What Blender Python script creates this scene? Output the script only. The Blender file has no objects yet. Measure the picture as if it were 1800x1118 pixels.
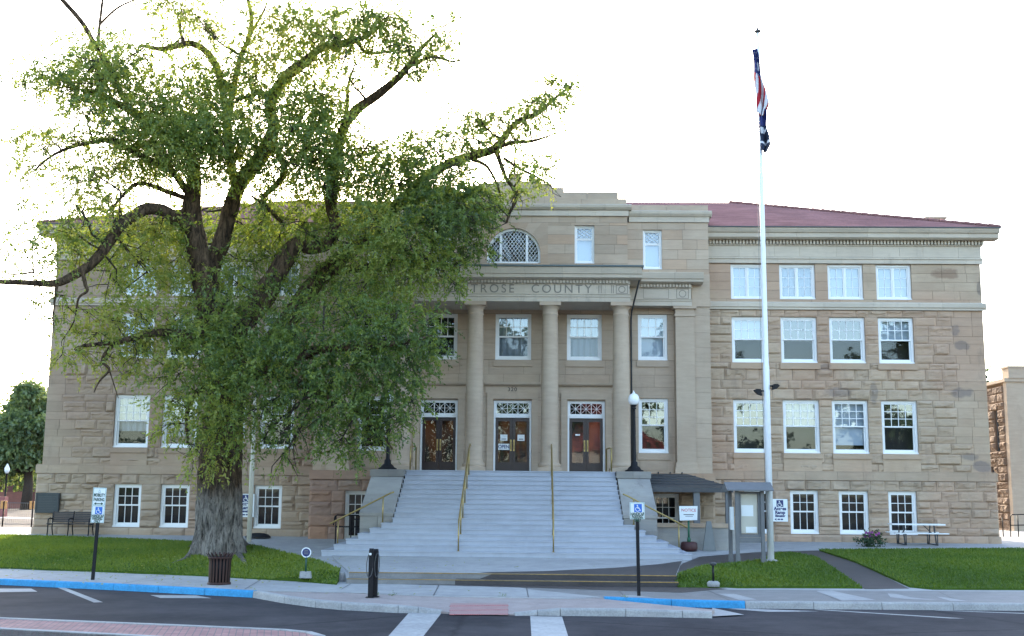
import bpy, bmesh, math, random
import numpy as np
from mathutils import Vector, Matrix, noise
random.seed(7)
rng = np.random.default_rng(11)
R = math.radians
S = bpy.context.scene
COL = S.collection

# ---------------------------------------------------------------- camera, sky, sun, exposure
F, PIT, ROLL, YAW, CX, CZ = 1980.0, .151686, .00945, .022263, .9286, 2.5
cam_d = bpy.data.cameras.new('camera'); cam = bpy.data.objects.new('camera', cam_d); COL.objects.link(cam)
cam_d.sensor_width = 36; cam_d.lens = 36 * F / 1800.0; cam_d.clip_start = .1; cam_d.clip_end = 6000
cam.matrix_world = Matrix.Translation((CX, 0, CZ)) @ Matrix.Rotation(YAW, 4, 'Z') @ Matrix.Rotation(math.pi / 2 + PIT, 4, 'X') @ Matrix.Rotation(ROLL, 4, 'Z')
S.camera = cam

SUN_EL, SUN_AZ = R(21), R(-6)          # low behind the building, a little to the left
w = bpy.data.worlds.new('World'); S.world = w; w.use_nodes = True
nt = w.node_tree; bg = nt.nodes['Background']
sky = nt.nodes.new('ShaderNodeTexSky'); sky.sky_type = 'NISHITA'; sky.sun_disc = False
sky.sun_elevation = SUN_EL; sky.sun_rotation = SUN_AZ; sky.air_density = 1.0; sky.dust_density = 1.6; sky.ozone_density = 1.0
nt.links.new(sky.outputs[0], bg.inputs[0]); bg.inputs[1].default_value = .15
sd = bpy.data.lights.new('sun', 'SUN'); sd.energy = 2.0; sd.angle = R(.5); sd.color = (1, .86, .68)
so = bpy.data.objects.new('sun', sd); COL.objects.link(so)
sdir = Vector((math.sin(SUN_AZ) * math.cos(SUN_EL), math.cos(SUN_AZ) * math.cos(SUN_EL), math.sin(SUN_EL)))
so.rotation_euler = sdir.to_track_quat('Z', 'Y').to_euler()
S.view_settings.view_transform = 'Standard'; S.view_settings.look = 'None'
S.view_settings.exposure = 2.58; S.view_settings.gamma = 1
S.cycles.use_denoising = True
S.cycles.max_bounces = 8; S.cycles.transparent_max_bounces = 12

# ---------------------------------------------------------------- measuring: a pixel of the 1800 px photo at a known depth or height
def ray(px, py):
    xr = (px - 900) / F; yr = (559 - py) / F
    c, s = math.cos(ROLL), math.sin(ROLL); x = c * xr - s * yr; y = s * xr + c * yr
    cp, sp = math.cos(PIT), math.sin(PIT); Y = cp - y * sp; Z = sp + y * cp
    c, s = math.cos(YAW), math.sin(YAW)
    return (c * x - s * Y, s * x + c * Y, Z)
def at(px, py, Y):
    d = ray(px, py); t = Y / d[1]; return Vector((CX + d[0] * t, Y, CZ + d[2] * t))
def gz(px, py, z):
    d = ray(px, py); t = (z - CZ) / d[2]; return Vector((CX + d[0] * t, d[1] * t, z))
def H(x, y):                                     # height of the sloping grounds
    s = max(0., -4 - x) * .3
    h = float(np.interp(y, [31.2 + s, 36.3 + .6 * s, max(45, 37 + s), 80], [0, .4, .65, .7]))
    d = max(abs(x - .3) - 4.6 - max(0, y - 31) * .2, 0) / 2.2         # the lawns rise to meet the landing
    if d < 1 and y < 37: k = (1 - d) ** 2 * (1 + 2 * d); h += k * (max(h, float(np.interp(y, [30.75, 31.35, 36.3], [0, .262, .4]))) - h)
    return h
def gp(px, py, off=0.):
    z = .2
    for _ in range(30):
        p = gz(px, py, z + off); z = .5 * z + .5 * H(p.x, p.y)
    return p

# ---------------------------------------------------------------- materials
def N(nt, t, **kw):
    n = nt.nodes.new(t)
    for k, v in kw.items(): setattr(n, k, v)
    return n
def newmat(name):
    m = bpy.data.materials.new(name); m.use_nodes = True
    return m, m.node_tree, m.node_tree.nodes['Principled BSDF']
def lk(nt, a, b): nt.links.new(a, b)
def mixc(nt, fac, a, b, mode='MIX'):
    n = N(nt, 'ShaderNodeMix', data_type='RGBA', blend_type=mode)
    for sock, v in ((n.inputs[0], fac), (n.inputs[6], a), (n.inputs[7], b)):
        if hasattr(v, 'links'): lk(nt, v, sock)
        elif isinstance(v, (int, float)): sock.default_value = v
        else: sock.default_value = (*v, 1) if len(v) == 3 else v
    return n.outputs[2]
def ramp(nt, src, stops):
    r = N(nt, 'ShaderNodeValToRGB')
    while len(r.color_ramp.elements) < len(stops): r.color_ramp.elements.new(.5)
    for e, (p, c) in zip(r.color_ramp.elements, stops):
        e.position = p; e.color = (*c, 1) if not isinstance(c, (int, float)) else (c, c, c, 1)
    lk(nt, src, r.inputs[0]); return r.outputs[0]
def coords(nt, scale=(1, 1, 1)):
    g = N(nt, 'ShaderNodeNewGeometry'); m = N(nt, 'ShaderNodeMapping'); m.inputs['Scale'].default_value = scale
    lk(nt, g.outputs['Position'], m.inputs[0]); return m.outputs[0]
def tex(nt, scale, detail=4, rough=.6, stretch=(1, 1, 1), dist=0):
    n = N(nt, 'ShaderNodeTexNoise'); n.inputs['Scale'].default_value = scale; n.inputs['Detail'].default_value = detail
    n.inputs['Roughness'].default_value = rough; n.inputs['Distortion'].default_value = dist
    lk(nt, coords(nt, stretch), n.inputs['Vector']); return n.outputs['Fac']
def bump(nt, b, h, strength, dist=.02):
    n = N(nt, 'ShaderNodeBump'); n.inputs['Strength'].default_value = strength; n.inputs['Distance'].default_value = dist
    lk(nt, h, n.inputs['Height']); lk(nt, n.outputs[0], b.inputs['Normal'])
def plain(name, col, rough=.6, metal=0., var=.12, scale=6, bmp=0., spec=.5):
    m, nt, b = newmat(name)
    d = tuple(c * (1 - var) for c in col); l = tuple(min(1, c * (1 + var)) for c in col)
    lk(nt, mixc(nt, tex(nt, scale), d, l), b.inputs['Base Color'])
    b.inputs['Roughness'].default_value = rough; b.inputs['Metallic'].default_value = metal
    b.inputs['Specular IOR Level'].default_value = spec
    if bmp: bump(nt, b, tex(nt, scale * 6), bmp)
    return m
def stone(name, c1, c2, c3=None, bmp=.35, stain=.35, spots=()):
    m, nt, b = newmat(name)
    a = N(nt, 'ShaderNodeAttribute', attribute_name='tone')
    c = mixc(nt, ramp(nt, tex(nt, .55, 3), [(.35, 0.), (.65, 1.)]), c1, c2)
    if c3: c = mixc(nt, ramp(nt, tex(nt, .23, 2), [(.45, 0.), (.62, 1.)]), c, c3)
    hue = N(nt, 'ShaderNodeAttribute', attribute_name='hue')
    c = mixc(nt, hue.outputs['Fac'], c, tuple(x * k for x, k in zip(c1, (1.13, .92, .78))))
    lay = ramp(nt, tex(nt, 1.6, 5, .7, (1, 1, 6)), [(.35, .91), (.7, 1.04)])
    c = mixc(nt, 1., c, lay, 'MULTIPLY')
    st = ramp(nt, tex(nt, 1.1, 8, .75, (1.6, 1, .5)), [(.57, 0.), (.74, 1.)])
    sm = N(nt, 'ShaderNodeMath', operation='MULTIPLY'); lk(nt, st, sm.inputs[0]); sm.inputs[1].default_value = stain
    c = mixc(nt, sm.outputs[0], c, (.12, .10, .09))
    for (x, z, rx, rz, col) in spots:
        g = N(nt, 'ShaderNodeNewGeometry'); sx = N(nt, 'ShaderNodeSeparateXYZ')
        nz = N(nt, 'ShaderNodeTexNoise'); nz.inputs['Scale'].default_value = 2.3; nz.inputs['Detail'].default_value = 5
        lk(nt, g.outputs['Position'], nz.inputs['Vector']); lk(nt, g.outputs['Position'], sx.inputs[0])
        def ax(o, cc, rr):
            q = N(nt, 'ShaderNodeMath', operation='SUBTRACT'); lk(nt, sx.outputs[o], q.inputs[0]); q.inputs[1].default_value = cc
            q2 = N(nt, 'ShaderNodeMath', operation='DIVIDE'); lk(nt, q.outputs[0], q2.inputs[0]); q2.inputs[1].default_value = rr
            q3 = N(nt, 'ShaderNodeMath', operation='POWER'); lk(nt, q2.outputs[0], q3.inputs[0]); q3.inputs[1].default_value = 2
            return q3.outputs[0]
        q = N(nt, 'ShaderNodeMath', operation='ADD'); lk(nt, ax(0, x, rx), q.inputs[0]); lk(nt, ax(2, z, rz), q.inputs[1])
        q2 = N(nt, 'ShaderNodeMath', operation='MULTIPLY_ADD'); lk(nt, nz.outputs['Fac'], q2.inputs[0]); q2.inputs[1].default_value = 3.2; lk(nt, q.outputs[0], q2.inputs[2])
        c = mixc(nt, ramp(nt, q2.outputs[0], [(.0, .0), (.99, 0.)]) if False else N_inv(nt, q2.outputs[0]), c, col)
    c = mixc(nt, 1., c, a.outputs['Color'], 'MULTIPLY')
    lk(nt, c, b.inputs['Base Color']); b.inputs['Roughness'].default_value = .9; b.inputs['Specular IOR Level'].default_value = .2
    h = mixc(nt, .5, tex(nt, 14, 6, .7), tex(nt, 60, 3))
    bump(nt, b, h, bmp, .03)
    return m
def N_inv(nt, sock):
    n = N(nt, 'ShaderNodeMapRange'); lk(nt, sock, n.inputs[0])
    n.inputs[1].default_value = 2.0; n.inputs[2].default_value = 2.6; n.inputs[3].default_value = .5; n.inputs[4].default_value = 0
    return n.outputs[0]

TAN, TAN2, PINK = (.435, .327, .228), (.49, .378, .272), (.445, .308, .216)
spots_right = [(at(1662, 481, 45).x, at(1662, 481, 45).z, .55, .24, (.16, .085, .055)), (at(1680, 580, 45).x, at(1680, 580, 45).z, .2, .3, (.15, .13, .13)),
               (at(1690, 607, 45).x, at(1690, 607, 45).z, .35, .2, (.13, .115, .115)), (at(1690, 690, 45).x, at(1690, 690, 45).z, .45, .22, (.13, .115, .125)),
               (at(1702, 803, 45).x, at(1702, 803, 45).z, .35, .18, (.13, .12, .125)), (at(1726, 820, 45).x, at(1726, 820, 45).z, .45, .2, (.13, .12, .13)),
               (at(1470, 690, 45).x, at(1470, 690, 45).z, .55, .22, (.2, .17, .155)), (at(1536, 688, 45).x, at(1536, 688, 45).z, .15, .45, (.17, .15, .14)),
               (at(1450, 645, 45).x, at(1450, 645, 45).z, .25, .15, (.17, .14, .125)), (at(1722, 505, 45).x, at(1722, 505, 45).z, .12, .4, (.09, .08, .08)),
               (at(1320, 470, 45).x, at(1255, 466, 45).z, .3, .12, (.2, .17, .14))]
M_wing = stone('rock_faced_sandstone', TAN, TAN2, PINK, .5, .35, spots_right)
M_base = stone('basement_sandstone', (.37, .285, .205), TAN2, PINK, .5, .35)
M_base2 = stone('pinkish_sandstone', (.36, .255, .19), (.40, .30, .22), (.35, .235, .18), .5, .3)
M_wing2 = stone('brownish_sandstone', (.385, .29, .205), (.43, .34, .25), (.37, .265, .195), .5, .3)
M_smooth = stone('smooth_sandstone', (.435, .334, .246), (.48, .378, .28), None, .15, .22)
M_pale = stone('pale_limestone', (.51, .435, .345), (.56, .485, .385), None, .12, .35)
M_cheek = stone('weathered_stone', (.36, .34, .30), (.27, .26, .245), (.42, .40, .35), .25, .55)
M_brownstone = stone('brown_sandstone', (.22, .15, .105), (.27, .19, .135), None, .6, .35)
M_roof = plain('mauve_roof_shingles', (.265, .14, .13), .95, var=.22, scale=9, bmp=.4, spec=.0)
nt = M_roof.node_tree; b = nt.nodes['Principled BSDF']; c0 = b.inputs['Base Color'].links[0].from_socket
rc_ = mixc(nt, 1., c0, ramp(nt, tex(nt, 2.2, 3, .6, (.5, 1, 9)), [(.38, .80), (.62, 1.12)]), 'MULTIPLY'); rc_ = mixc(nt, 1., rc_, ramp(nt, tex(nt, .4, 4, .6), [(.35, .85), (.65, 1.1)]), 'MULTIPLY'); lk(nt, rc_, b.inputs['Base Color'])
M_white = plain('white_paint', (.78, .79, .78), .45, var=.04, scale=3)
M_black = plain('black_metal', (.012, .012, .014), .5, var=.3, spec=.2)
M_dgrey = plain('dark_grey_metal', (.05, .052, .055), .5, var=.2)
M_kiosk = plain('grey_painted_metal', (.13, .135, .14), .55, var=.15)
M_brass = plain('brass', (.40, .30, .12), .45, .8, var=.15, scale=20)
M_gutter = plain('dark_green_gutter', (.075, .10, .10), .5, var=.25)
M_dark = plain('dark_room', (.02, .019, .018), .9, var=.3, scale=1)
M_blind = plain('pale_window_blind', (.27, .33, .39), .8, var=.05, scale=2)
M_curt = plain('pale_curtain', (.17, .21, .25), .9, var=.14, scale=5)
M_wood = plain('dark_door_wood', (.022, .011, .010), .4, var=.35, scale=5)
M_steps = None
M_concrete = None
def ground_mat(name, col, col2, crack=None, rough=.9, fine=55, spec=.3, joint=None):
    m, nt, b = newmat(name)
    c = mixc(nt, ramp(nt, tex(nt, .35, 5, .65), [(.35, 0.), (.65, 1.)]), col, col2)
    sp = ramp(nt, tex(nt, fine, 3, .7), [(.3, .82), (.7, 1.15)])
    c = mixc(nt, 1., c, sp, 'MULTIPLY')
    c = mixc(nt, 1., c, ramp(nt, tex(nt, 2.2, 7, .7, dist=.6), [(.4, .86), (.66, 1.05)]), 'MULTIPLY')
    if crack:
        v = N(nt, 'ShaderNodeTexVoronoi', feature='DISTANCE_TO_EDGE'); v.inputs['Scale'].default_value = crack
        nn = N(nt, 'ShaderNodeTexNoise'); nn.inputs['Scale'].default_value = 1.2; lk(nt, coords(nt), nn.inputs['Vector'])
        mm = mixc(nt, .25, coords(nt), nn.outputs['Color']); lk(nt, mm, v.inputs['Vector'])
        c = mixc(nt, ramp(nt, v.outputs['Distance'], [(0., .55), (.012, 0.)]), c, tuple(x * .45 for x in col))
    lk(nt, c, b.inputs['Base Color']); b.inputs['Roughness'].default_value = rough; b.inputs['Specular IOR Level'].default_value = spec
    bump(nt, b, tex(nt, fine, 3), .25, .01)
    return m
M_asph = ground_mat('asphalt', (.038, .036, .040), (.070, .065, .069), .16, .95, 55, .12)
M_wetasph = ground_mat('damp_asphalt', (.036, .031, .032), (.055, .047, .046), None, .55, 50, .5)
M_conc = ground_mat('sidewalk_concrete', (.34, .335, .33), (.40, .395, .38), None, .9)
M_wetconc = ground_mat('damp_concrete', (.19, .185, .18), (.235, .23, .22), None, .7, 55, .4)
M_pinkconc = ground_mat('pinkish_concrete', (.33, .275, .255), (.37, .315, .29))
M_kerb = ground_mat('kerb_concrete', (.33, .33, .325), (.41, .40, .385), None, .9, 25)
M_blue = ground_mat('blue_kerb_paint', (.035, .27, .52), (.05, .33, .60), None, .6, 20)
M_mark = ground_mat('worn_white_road_paint', (.33, .33, .325), (.43, .43, .42), None, .8, 12)
M_mark2 = ground_mat('faded_road_paint', (.30, .30, .29), (.42, .42, .40), None, .8, 12)
M_yel = ground_mat('worn_yellow_paint', (.38, .24, .08), (.22, .17, .10), None, .8, 9)
M_stepm = plain('grey_step_paint', (.365, .388, .432), .65, var=.09, scale=1.6)
nt = M_stepm.node_tree; b = nt.nodes['Principled BSDF']; c0 = b.inputs['Base Color'].links[0].from_socket
sc_ = mixc(nt, 1., c0, ramp(nt, tex(nt, 1.1, 8, .72, (1, 2.2, .5)), [(.36, .89), (.56, 1.02)]), 'MULTIPLY'); lk(nt, sc_, b.inputs['Base Color'])
M_tact = plain('red_tactile_paving', (.40, .13, .13), .8)
M_soil = ground_mat('dry_earth', (.12, .10, .075), (.16, .13, .09))
M_lawn = ground_mat('lawn_soil_green', (.05, .085, .012), (.07, .12, .016), None, .95, 22, .1)
# brick paving
M_brick, nt, b = newmat('red_brick_paving')
br = N(nt, 'ShaderNodeTexBrick'); br.inputs['Color1'].default_value = (.36, .19, .17, 1); br.inputs['Color2'].default_value = (.30, .155, .145, 1)
br.inputs['Mortar'].default_value = (.17, .13, .12, 1); br.inputs['Scale'].default_value = 1; br.inputs['Brick Width'].default_value = .24; br.inputs['Row Height'].default_value = .12; br.inputs['Mortar Size'].default_value = .009
mp = N(nt, 'ShaderNodeMapping'); mp.inputs['Rotation'].default_value = (0, 0, R(77)); g = N(nt, 'ShaderNodeNewGeometry'); lk(nt, g.outputs['Position'], mp.inputs[0]); lk(nt, mp.outputs[0], br.inputs['Vector'])
lk(nt, mixc(nt, 1., br.outputs['Color'], ramp(nt, tex(nt, 3, 5), [(.3, .75), (.7, 1.15)]), 'MULTIPLY'), b.inputs['Base Color']); b.inputs['Roughness'].default_value = .9
bump(nt, b, br.outputs['Fac'], -.4, .01)
# glass: thin pane, part see-through, part mirror
def glass_mat(name, refl, tint=(.85, .93, 1.)):
    m = bpy.data.materials.new(name); m.use_nodes = True; nt = m.node_tree; nt.nodes.remove(nt.nodes['Principled BSDF'])
    o = nt.nodes['Material Output']; t = N(nt, 'ShaderNodeBsdfTransparent'); gl = N(nt, 'ShaderNodeBsdfGlossy'); mx = N(nt, 'ShaderNodeMixShader')
    gl.inputs['Color'].default_value = (*tint, 1); gl.inputs['Roughness'].default_value = .015; mx.inputs[0].default_value = refl
    n = N(nt, 'ShaderNodeTexNoise'); n.inputs['Scale'].default_value = 1.7; bp = N(nt, 'ShaderNodeBump'); bp.inputs['Strength'].default_value = .04; bp.inputs['Distance'].default_value = .03
    lk(nt, coords(nt), n.inputs['Vector']); lk(nt, n.outputs['Fac'], bp.inputs['Height']); lk(nt, bp.outputs[0], gl.inputs['Normal'])
    lk(nt, t.outputs[0], mx.inputs[1]); lk(nt, gl.outputs[0], mx.inputs[2]); lk(nt, mx.outputs[0], o.inputs[0]); return m
M_glass = glass_mat('window_glass', .13); M_screen = glass_mat('screened_glass', .045); M_gdark = glass_mat('dim_glass', .05); M_gdoor = glass_mat('door_glass', .05)
M_globe = plain('white_glass_globe', (.85, .86, .86), .25, var=.02)
M_warm, nt, b = newmat('lit_interior'); b.inputs['Base Color'].default_value = (.02, .012, .008, 1)
lk(nt, ramp(nt, tex(nt, 2.4, 2, .5, (1.4, 1, .3)), [(.45, (.0, .0, .0)), (.62, (.5, .19, .04))]), b.inputs['Emission Color']); b.inputs['Emission Strength'].default_value = .014
def leaf_mat(name, stops, trans=.42):
    m = bpy.data.materials.new(name); m.use_nodes = True; nt = m.node_tree; nt.nodes.remove(nt.nodes['Principled BSDF'])
    a = N(nt, 'ShaderNodeAttribute', attribute_name='tone'); c = ramp(nt, a.outputs['Fac'], stops)
    d = N(nt, 'ShaderNodeBsdfDiffuse'); t = N(nt, 'ShaderNodeBsdfTranslucent'); gl = N(nt, 'ShaderNodeBsdfGlossy'); gl.inputs['Roughness'].default_value = .45
    lk(nt, c, d.inputs[0]); lk(nt, mixc(nt, 1., c, (1.25, 1.2, .6), 'MULTIPLY'), t.inputs[0])
    mx = N(nt, 'ShaderNodeMixShader'); mx.inputs[0].default_value = trans; lk(nt, d.outputs[0], mx.inputs[1]); lk(nt, t.outputs[0], mx.inputs[2])
    m2 = N(nt, 'ShaderNodeMixShader'); m2.inputs[0].default_value = .035; lk(nt, mx.outputs[0], m2.inputs[1]); lk(nt, gl.outputs[0], m2.inputs[2])
    lk(nt, m2.outputs[0], nt.nodes['Material Output'].inputs[0]); return m
M_leaf = leaf_mat('elm_leaves', [(0., (.065, .11, .033)), (.3, (.135, .20, .045)), (.65, (.235, .295, .058)), (1., (.33, .335, .08))], .5)
M_leaf2 = leaf_mat('dark_leaves', [(0., (.03, .06, .03)), (1., (.07, .12, .045))], .3)
M_leaf3 = leaf_mat('hazed_far_leaves', [(0., (.09, .14, .075)), (1., (.21, .27, .11))], .45)  # distance haze put into the leaf colour by paler greens
M_grass = leaf_mat('grass_blades', [(0., (.055, .105, .013)), (.5, (.095, .165, .018)), (1., (.19, .245, .026))], .35)
M_bark, nt, b = newmat('furrowed_bark')
zz = N(nt, 'ShaderNodeSeparateXYZ'); lk(nt, N(nt, 'ShaderNodeNewGeometry').outputs['Position'], zz.inputs[0])
ad = N(nt, 'ShaderNodeMath', operation='MULTIPLY_ADD'); lk(nt, tex(nt, 2.5, 4), ad.inputs[0]); ad.inputs[1].default_value = 1.1; lk(nt, zz.outputs[2], ad.inputs[2])
mr = N(nt, 'ShaderNodeMapRange'); lk(nt, ad.outputs[0], mr.inputs[0])
for i, v in enumerate((2.5, 3.3, 1., 0.)): mr.inputs[i + 1].default_value = v
fur = tex(nt, 9, 7, .75, (1, 1, .22), .9)
brown = mixc(nt, ramp(nt, fur, [(.38, 0.), (.6, 1.)]), (.028, .02, .015), (.175, .118, .072))
grey = mixc(nt, ramp(nt, fur, [(.36, 0.), (.58, 1.)]), (.05, .042, .036), (.31, .28, .245))
lk(nt, mixc(nt, 1., mixc(nt, mr.outputs[0], brown, grey), ramp(nt, tex(nt, 3.5, 6, .7, (1, 1, .5)), [(.35, .55), (.62, 1.15)]), 'MULTIPLY'), b.inputs['Base Color']); b.inputs['Roughness'].default_value = .95; b.inputs['Specular IOR Level'].default_value = .1
bump(nt, b, fur, 1., .12)
M_branch = plain('dark_branch_bark', (.06, .047, .038), .95, var=.4, scale=8, bmp=.6, spec=.1)
def solid(name, col, rough=.6): return plain(name, col, rough, var=.05)
M_sign = solid('sign_white', (.74, .78, .78), .4); M_signblue = solid('sign_blue', (.01, .13, .52), .4); M_navy = solid('sign_navy', (.012, .022, .12), .45)
M_green = solid('sign_green', (.02, .26, .18), .5); M_redt = solid('sign_red', (.5, .02, .02), .5); M_txt = solid('carved_shadow_stone', (.20, .18, .155), .9)
M_dkgreen = solid('dark_green_paint', (.01, .06, .03), .45)

# ---------------------------------------------------------------- mesh builder
class MB:
    def __init__(s): s.v = []; s.f = []; s.t = []; s.h = []; s.m = []; s.sm = []; s.tone = 1.; s.hue = 0.; s.mi = 0; s.smooth = False
    def face(s, idx): s.f.append(idx); s.t.append(s.tone); s.h.append(s.hue); s.m.append(s.mi); s.sm.append(s.smooth)
    def poly(s, pts):
        n = len(s.v); s.v += [tuple(p) for p in pts]; s.face(list(range(n, n + len(pts))))
    def box(s, x0, x1, y0, y1, z0, z1):
        n = len(s.v); s.v += [(x, y, z) for x in (x0, x1) for y in (y0, y1) for z in (z0, z1)]
        for q in ((0, 1, 3, 2), (4, 6, 7, 5), (0, 4, 5, 1), (2, 3, 7, 6), (0, 2, 6, 4), (1, 5, 7, 3)): s.face([n + i for i in q])
    def extr(s, prof, x0, x1):                   # closed (y,z) outline along X
        n = len(s.v); k = len(prof)
        s.v += [(x0, y, z) for y, z in prof] + [(x1, y, z) for y, z in prof]
        for i in range(k): j = (i + 1) % k; s.face([n + i, n + j, n + k + j, n + k + i])
        s.face([n + i for i in range(k)][::-1]); s.face([n + k + i for i in range(k)])
    def extry(s, prof, y0, y1):                  # closed (x,z) outline along Y
        n = len(s.v); k = len(prof)
        s.v += [(x, y0, z) for x, z in prof] + [(x, y1, z) for x, z in prof]
        for i in range(k): j = (i + 1) % k; s.face([n + i, n + k + i, n + k + j, n + j])
        s.face([n + i for i in range(k)]); s.face([n + k + i for i in range(k)][::-1])
    def lathe(s, cx, cy, prof, n=20, ang=0):
        b = len(s.v); sm = s.smooth; s.smooth = True
        for r, z in prof:
            for i in range(n):
                a = ang + 2 * math.pi * i / n; s.v.append((cx + r * math.cos(a), cy + r * math.sin(a), z))
        for k in range(len(prof) - 1):
            for i in range(n):
                j = (i + 1) % n; s.face([b + k * n + i, b + k * n + j, b + (k + 1) * n + j, b + (k + 1) * n + i])
        s.smooth = False
        s.face([b + i for i in range(n)][::-1]); s.face([b + (len(prof) - 1) * n + i for i in range(n)]); s.smooth = sm
    def tube(s, pts, rad, n=8, cap=True, warp=None):
        pts = [Vector(p) for p in pts]; b = len(s.v); sm = s.smooth; s.smooth = True
        if isinstance(rad, (int, float)): rad = [rad] * len(pts)
        t0 = (pts[1] - pts[0]).normalized(); u = t0.orthogonal().normalized()
        for i, p in enumerate(pts):
            t = (pts[min(i + 1, len(pts) - 1)] - pts[max(i - 1, 0)]).normalized()
            u = (u - t * u.dot(t)).normalized(); v = t.cross(u)
            for k in range(n):
                a = 2 * math.pi * k / n; d = u * math.cos(a) + v * math.sin(a); r = rad[i]
                if warp: r = warp(p, d, r, i)
                s.v.append(tuple(p + d * r))
        for i in range(len(pts) - 1):
            for k in range(n):
                j = (k + 1) % n; s.face([b + i * n + k, b + i * n + j, b + (i + 1) * n + j, b + (i + 1) * n + k])
        if cap:
            s.face([b + k for k in range(n)][::-1]); s.face([b + (len(pts) - 1) * n + k for k in range(n)])
        s.smooth = sm
    def build(s, name, mats, parent=None, loc=None):
        me = bpy.data.meshes.new(name); me.from_pydata(s.v, [], s.f)
        for m in (mats if isinstance(mats, (list, tuple)) else [mats]): me.materials.append(m)
        me.polygons.foreach_set('material_index', s.m); me.polygons.foreach_set('use_smooth', s.sm)
        for nm, d in (('tone', s.t), ('hue', s.h)):
            a = me.attributes.new(nm, 'FLOAT', 'FACE'); a.data.foreach_set('value', d)
        me.update()
        return link(name, me, parent, loc)
def link(name, me, parent=None, loc=None):
    o = bpy.data.objects.new(name, me); COL.objects.link(o)
    if parent: o.parent = parent
    if loc: o.location = loc
    return o
def empty(name, loc=(0, 0, 0)):
    o = bpy.data.objects.new(name, None); COL.objects.link(o); o.location = loc; o.empty_display_size = .2; return o
def tag(o, label=None, cat=None, group=None, kind=None):
    if label: o['label'] = label
    if cat: o['category'] = cat
    if group: o['group'] = group
    if kind: o['kind'] = kind
    return o
def copy_tree(o, parent=None):
    c = o.copy(); COL.objects.link(c)
    if parent: c.parent = parent
    for ch in list(o.children): copy_tree(ch, c)
    return c
def text(name, s, size, m, parent, loc, ext=.004, align='CENTER', sx=1., spacing=1., bold=0.):
    cu = bpy.data.curves.new(name, 'FONT'); cu.body = s; cu.size = size; cu.extrude = ext; cu.align_x = align; cu.align_y = 'CENTER'; cu.space_character = spacing; cu.offset = bold
    t = bpy.data.objects.new(name + '_tmp', cu); COL.objects.link(t)
    dg = bpy.context.evaluated_depsgraph_get(); dg.update()
    me = bpy.data.meshes.new_from_object(t.evaluated_get(dg)); COL.objects.unlink(t); bpy.data.objects.remove(t)
    me.materials.clear(); me.materials.append(m)
    me.transform(Matrix.Diagonal((sx, 1, 1, 1))); me.transform(Matrix.Rotation(math.pi / 2, 4, 'X'))
    return link(name, me, parent, loc)
def wheelchair(mb, x, y, z, s, th=.004):          # white pictogram strokes on a plane facing -Y
    def disc(cx, cz, r): mb.poly([(x + s * (cx + r * math.cos(a * .5236)), y, z + s * (cz + r * math.sin(a * .5236))) for a in range(12)])
    def stroke(p, wd):
        for (a, c), (d, e) in zip(p, p[1:]):
            L = math.hypot(d - a, e - c); nx, nz = -(e - c) / L * wd / 2, (d - a) / L * wd / 2
            mb.poly([(x + s * q, y, z + s * r) for q, r in ((a + nx, c + nz), (a - nx, c - nz), (d - nx, e - nz), (d + nx, e + nz))])
    disc(-.08, .36, .09)
    stroke([(-.07, .24), (-.04, -.02), (.17, -.02), (.27, -.3), (.38, -.26)], .10); stroke([(-.05, .12), (.15, .12)], .08)
    stroke([(.28 * math.cos(a) - .06, .28 * math.sin(a) - .14) for a in [R(q) for q in range(110, 345, 20)]], .08)

# ---------------------------------------------------------------- ground sheets
def sheet(name, pts, mat, off=0., skirt=0., hf=H, kind='structure', rough=0., step=.7, mats=None, parent=None):
    bm = bmesh.new(); vs = [bm.verts.new((p[0], p[1], 0)) for p in pts]; bm.faces.new(vs)
    bmesh.ops.triangulate(bm, faces=bm.faces[:])
    xs = [p[0] for p in pts]; ys = [p[1] for p in pts]
    if hf:
        for ax, lo, hi in ((0, min(xs), max(xs)), (1, min(ys), max(ys))):
            q = math.floor(lo / step) * step + step
            while q < hi:
                co = [0, 0, 0]; no = [0, 0, 0]; co[ax] = q; no[ax] = 1
                bmesh.ops.bisect_plane(bm, geom=bm.verts[:] + bm.edges[:] + bm.faces[:], plane_co=co, plane_no=no); q += step
    for v in bm.verts:
        z = (hf(v.co.x, v.co.y) if hf else 0.) + off
        if rough: z += rough * noise.noise((v.co.x * .5, v.co.y * .5, 3.3))
        v.co.z = z
    bmesh.ops.recalc_face_normals(bm, faces=bm.faces[:])
    if bm.faces and sum(f.normal.z for f in bm.faces) < 0: bmesh.ops.reverse_faces(bm, faces=bm.faces[:])
    if skirt:
        be = [e for e in bm.edges if e.is_boundary]; r = bmesh.ops.extrude_edge_only(bm, edges=be)
        for v in r['geom']:
            if isinstance(v, bmesh.types.BMVert): v.co.z -= skirt
    me = bpy.data.meshes.new(name); bm.to_mesh(me); bm.free(); me.materials.append(mat)
    o = link(name, me, parent)
    if kind: o['kind'] = kind
    return o
P0 = lambda px, py, z=0.: gz(px, py, z)
tri_flat = lambda z: (lambda x, y: z)

sheet('ground', [(-2500, -1500), (2500, -1500), (2500, 4000), (-2500, 4000)], M_soil, -.35, hf=None)
# the street, one sheet under kerbs and median
sheet('street', [(-160, -14), (120, -14), (120, 40), (-160, 40)], M_asph, -.15, hf=None)
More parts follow.
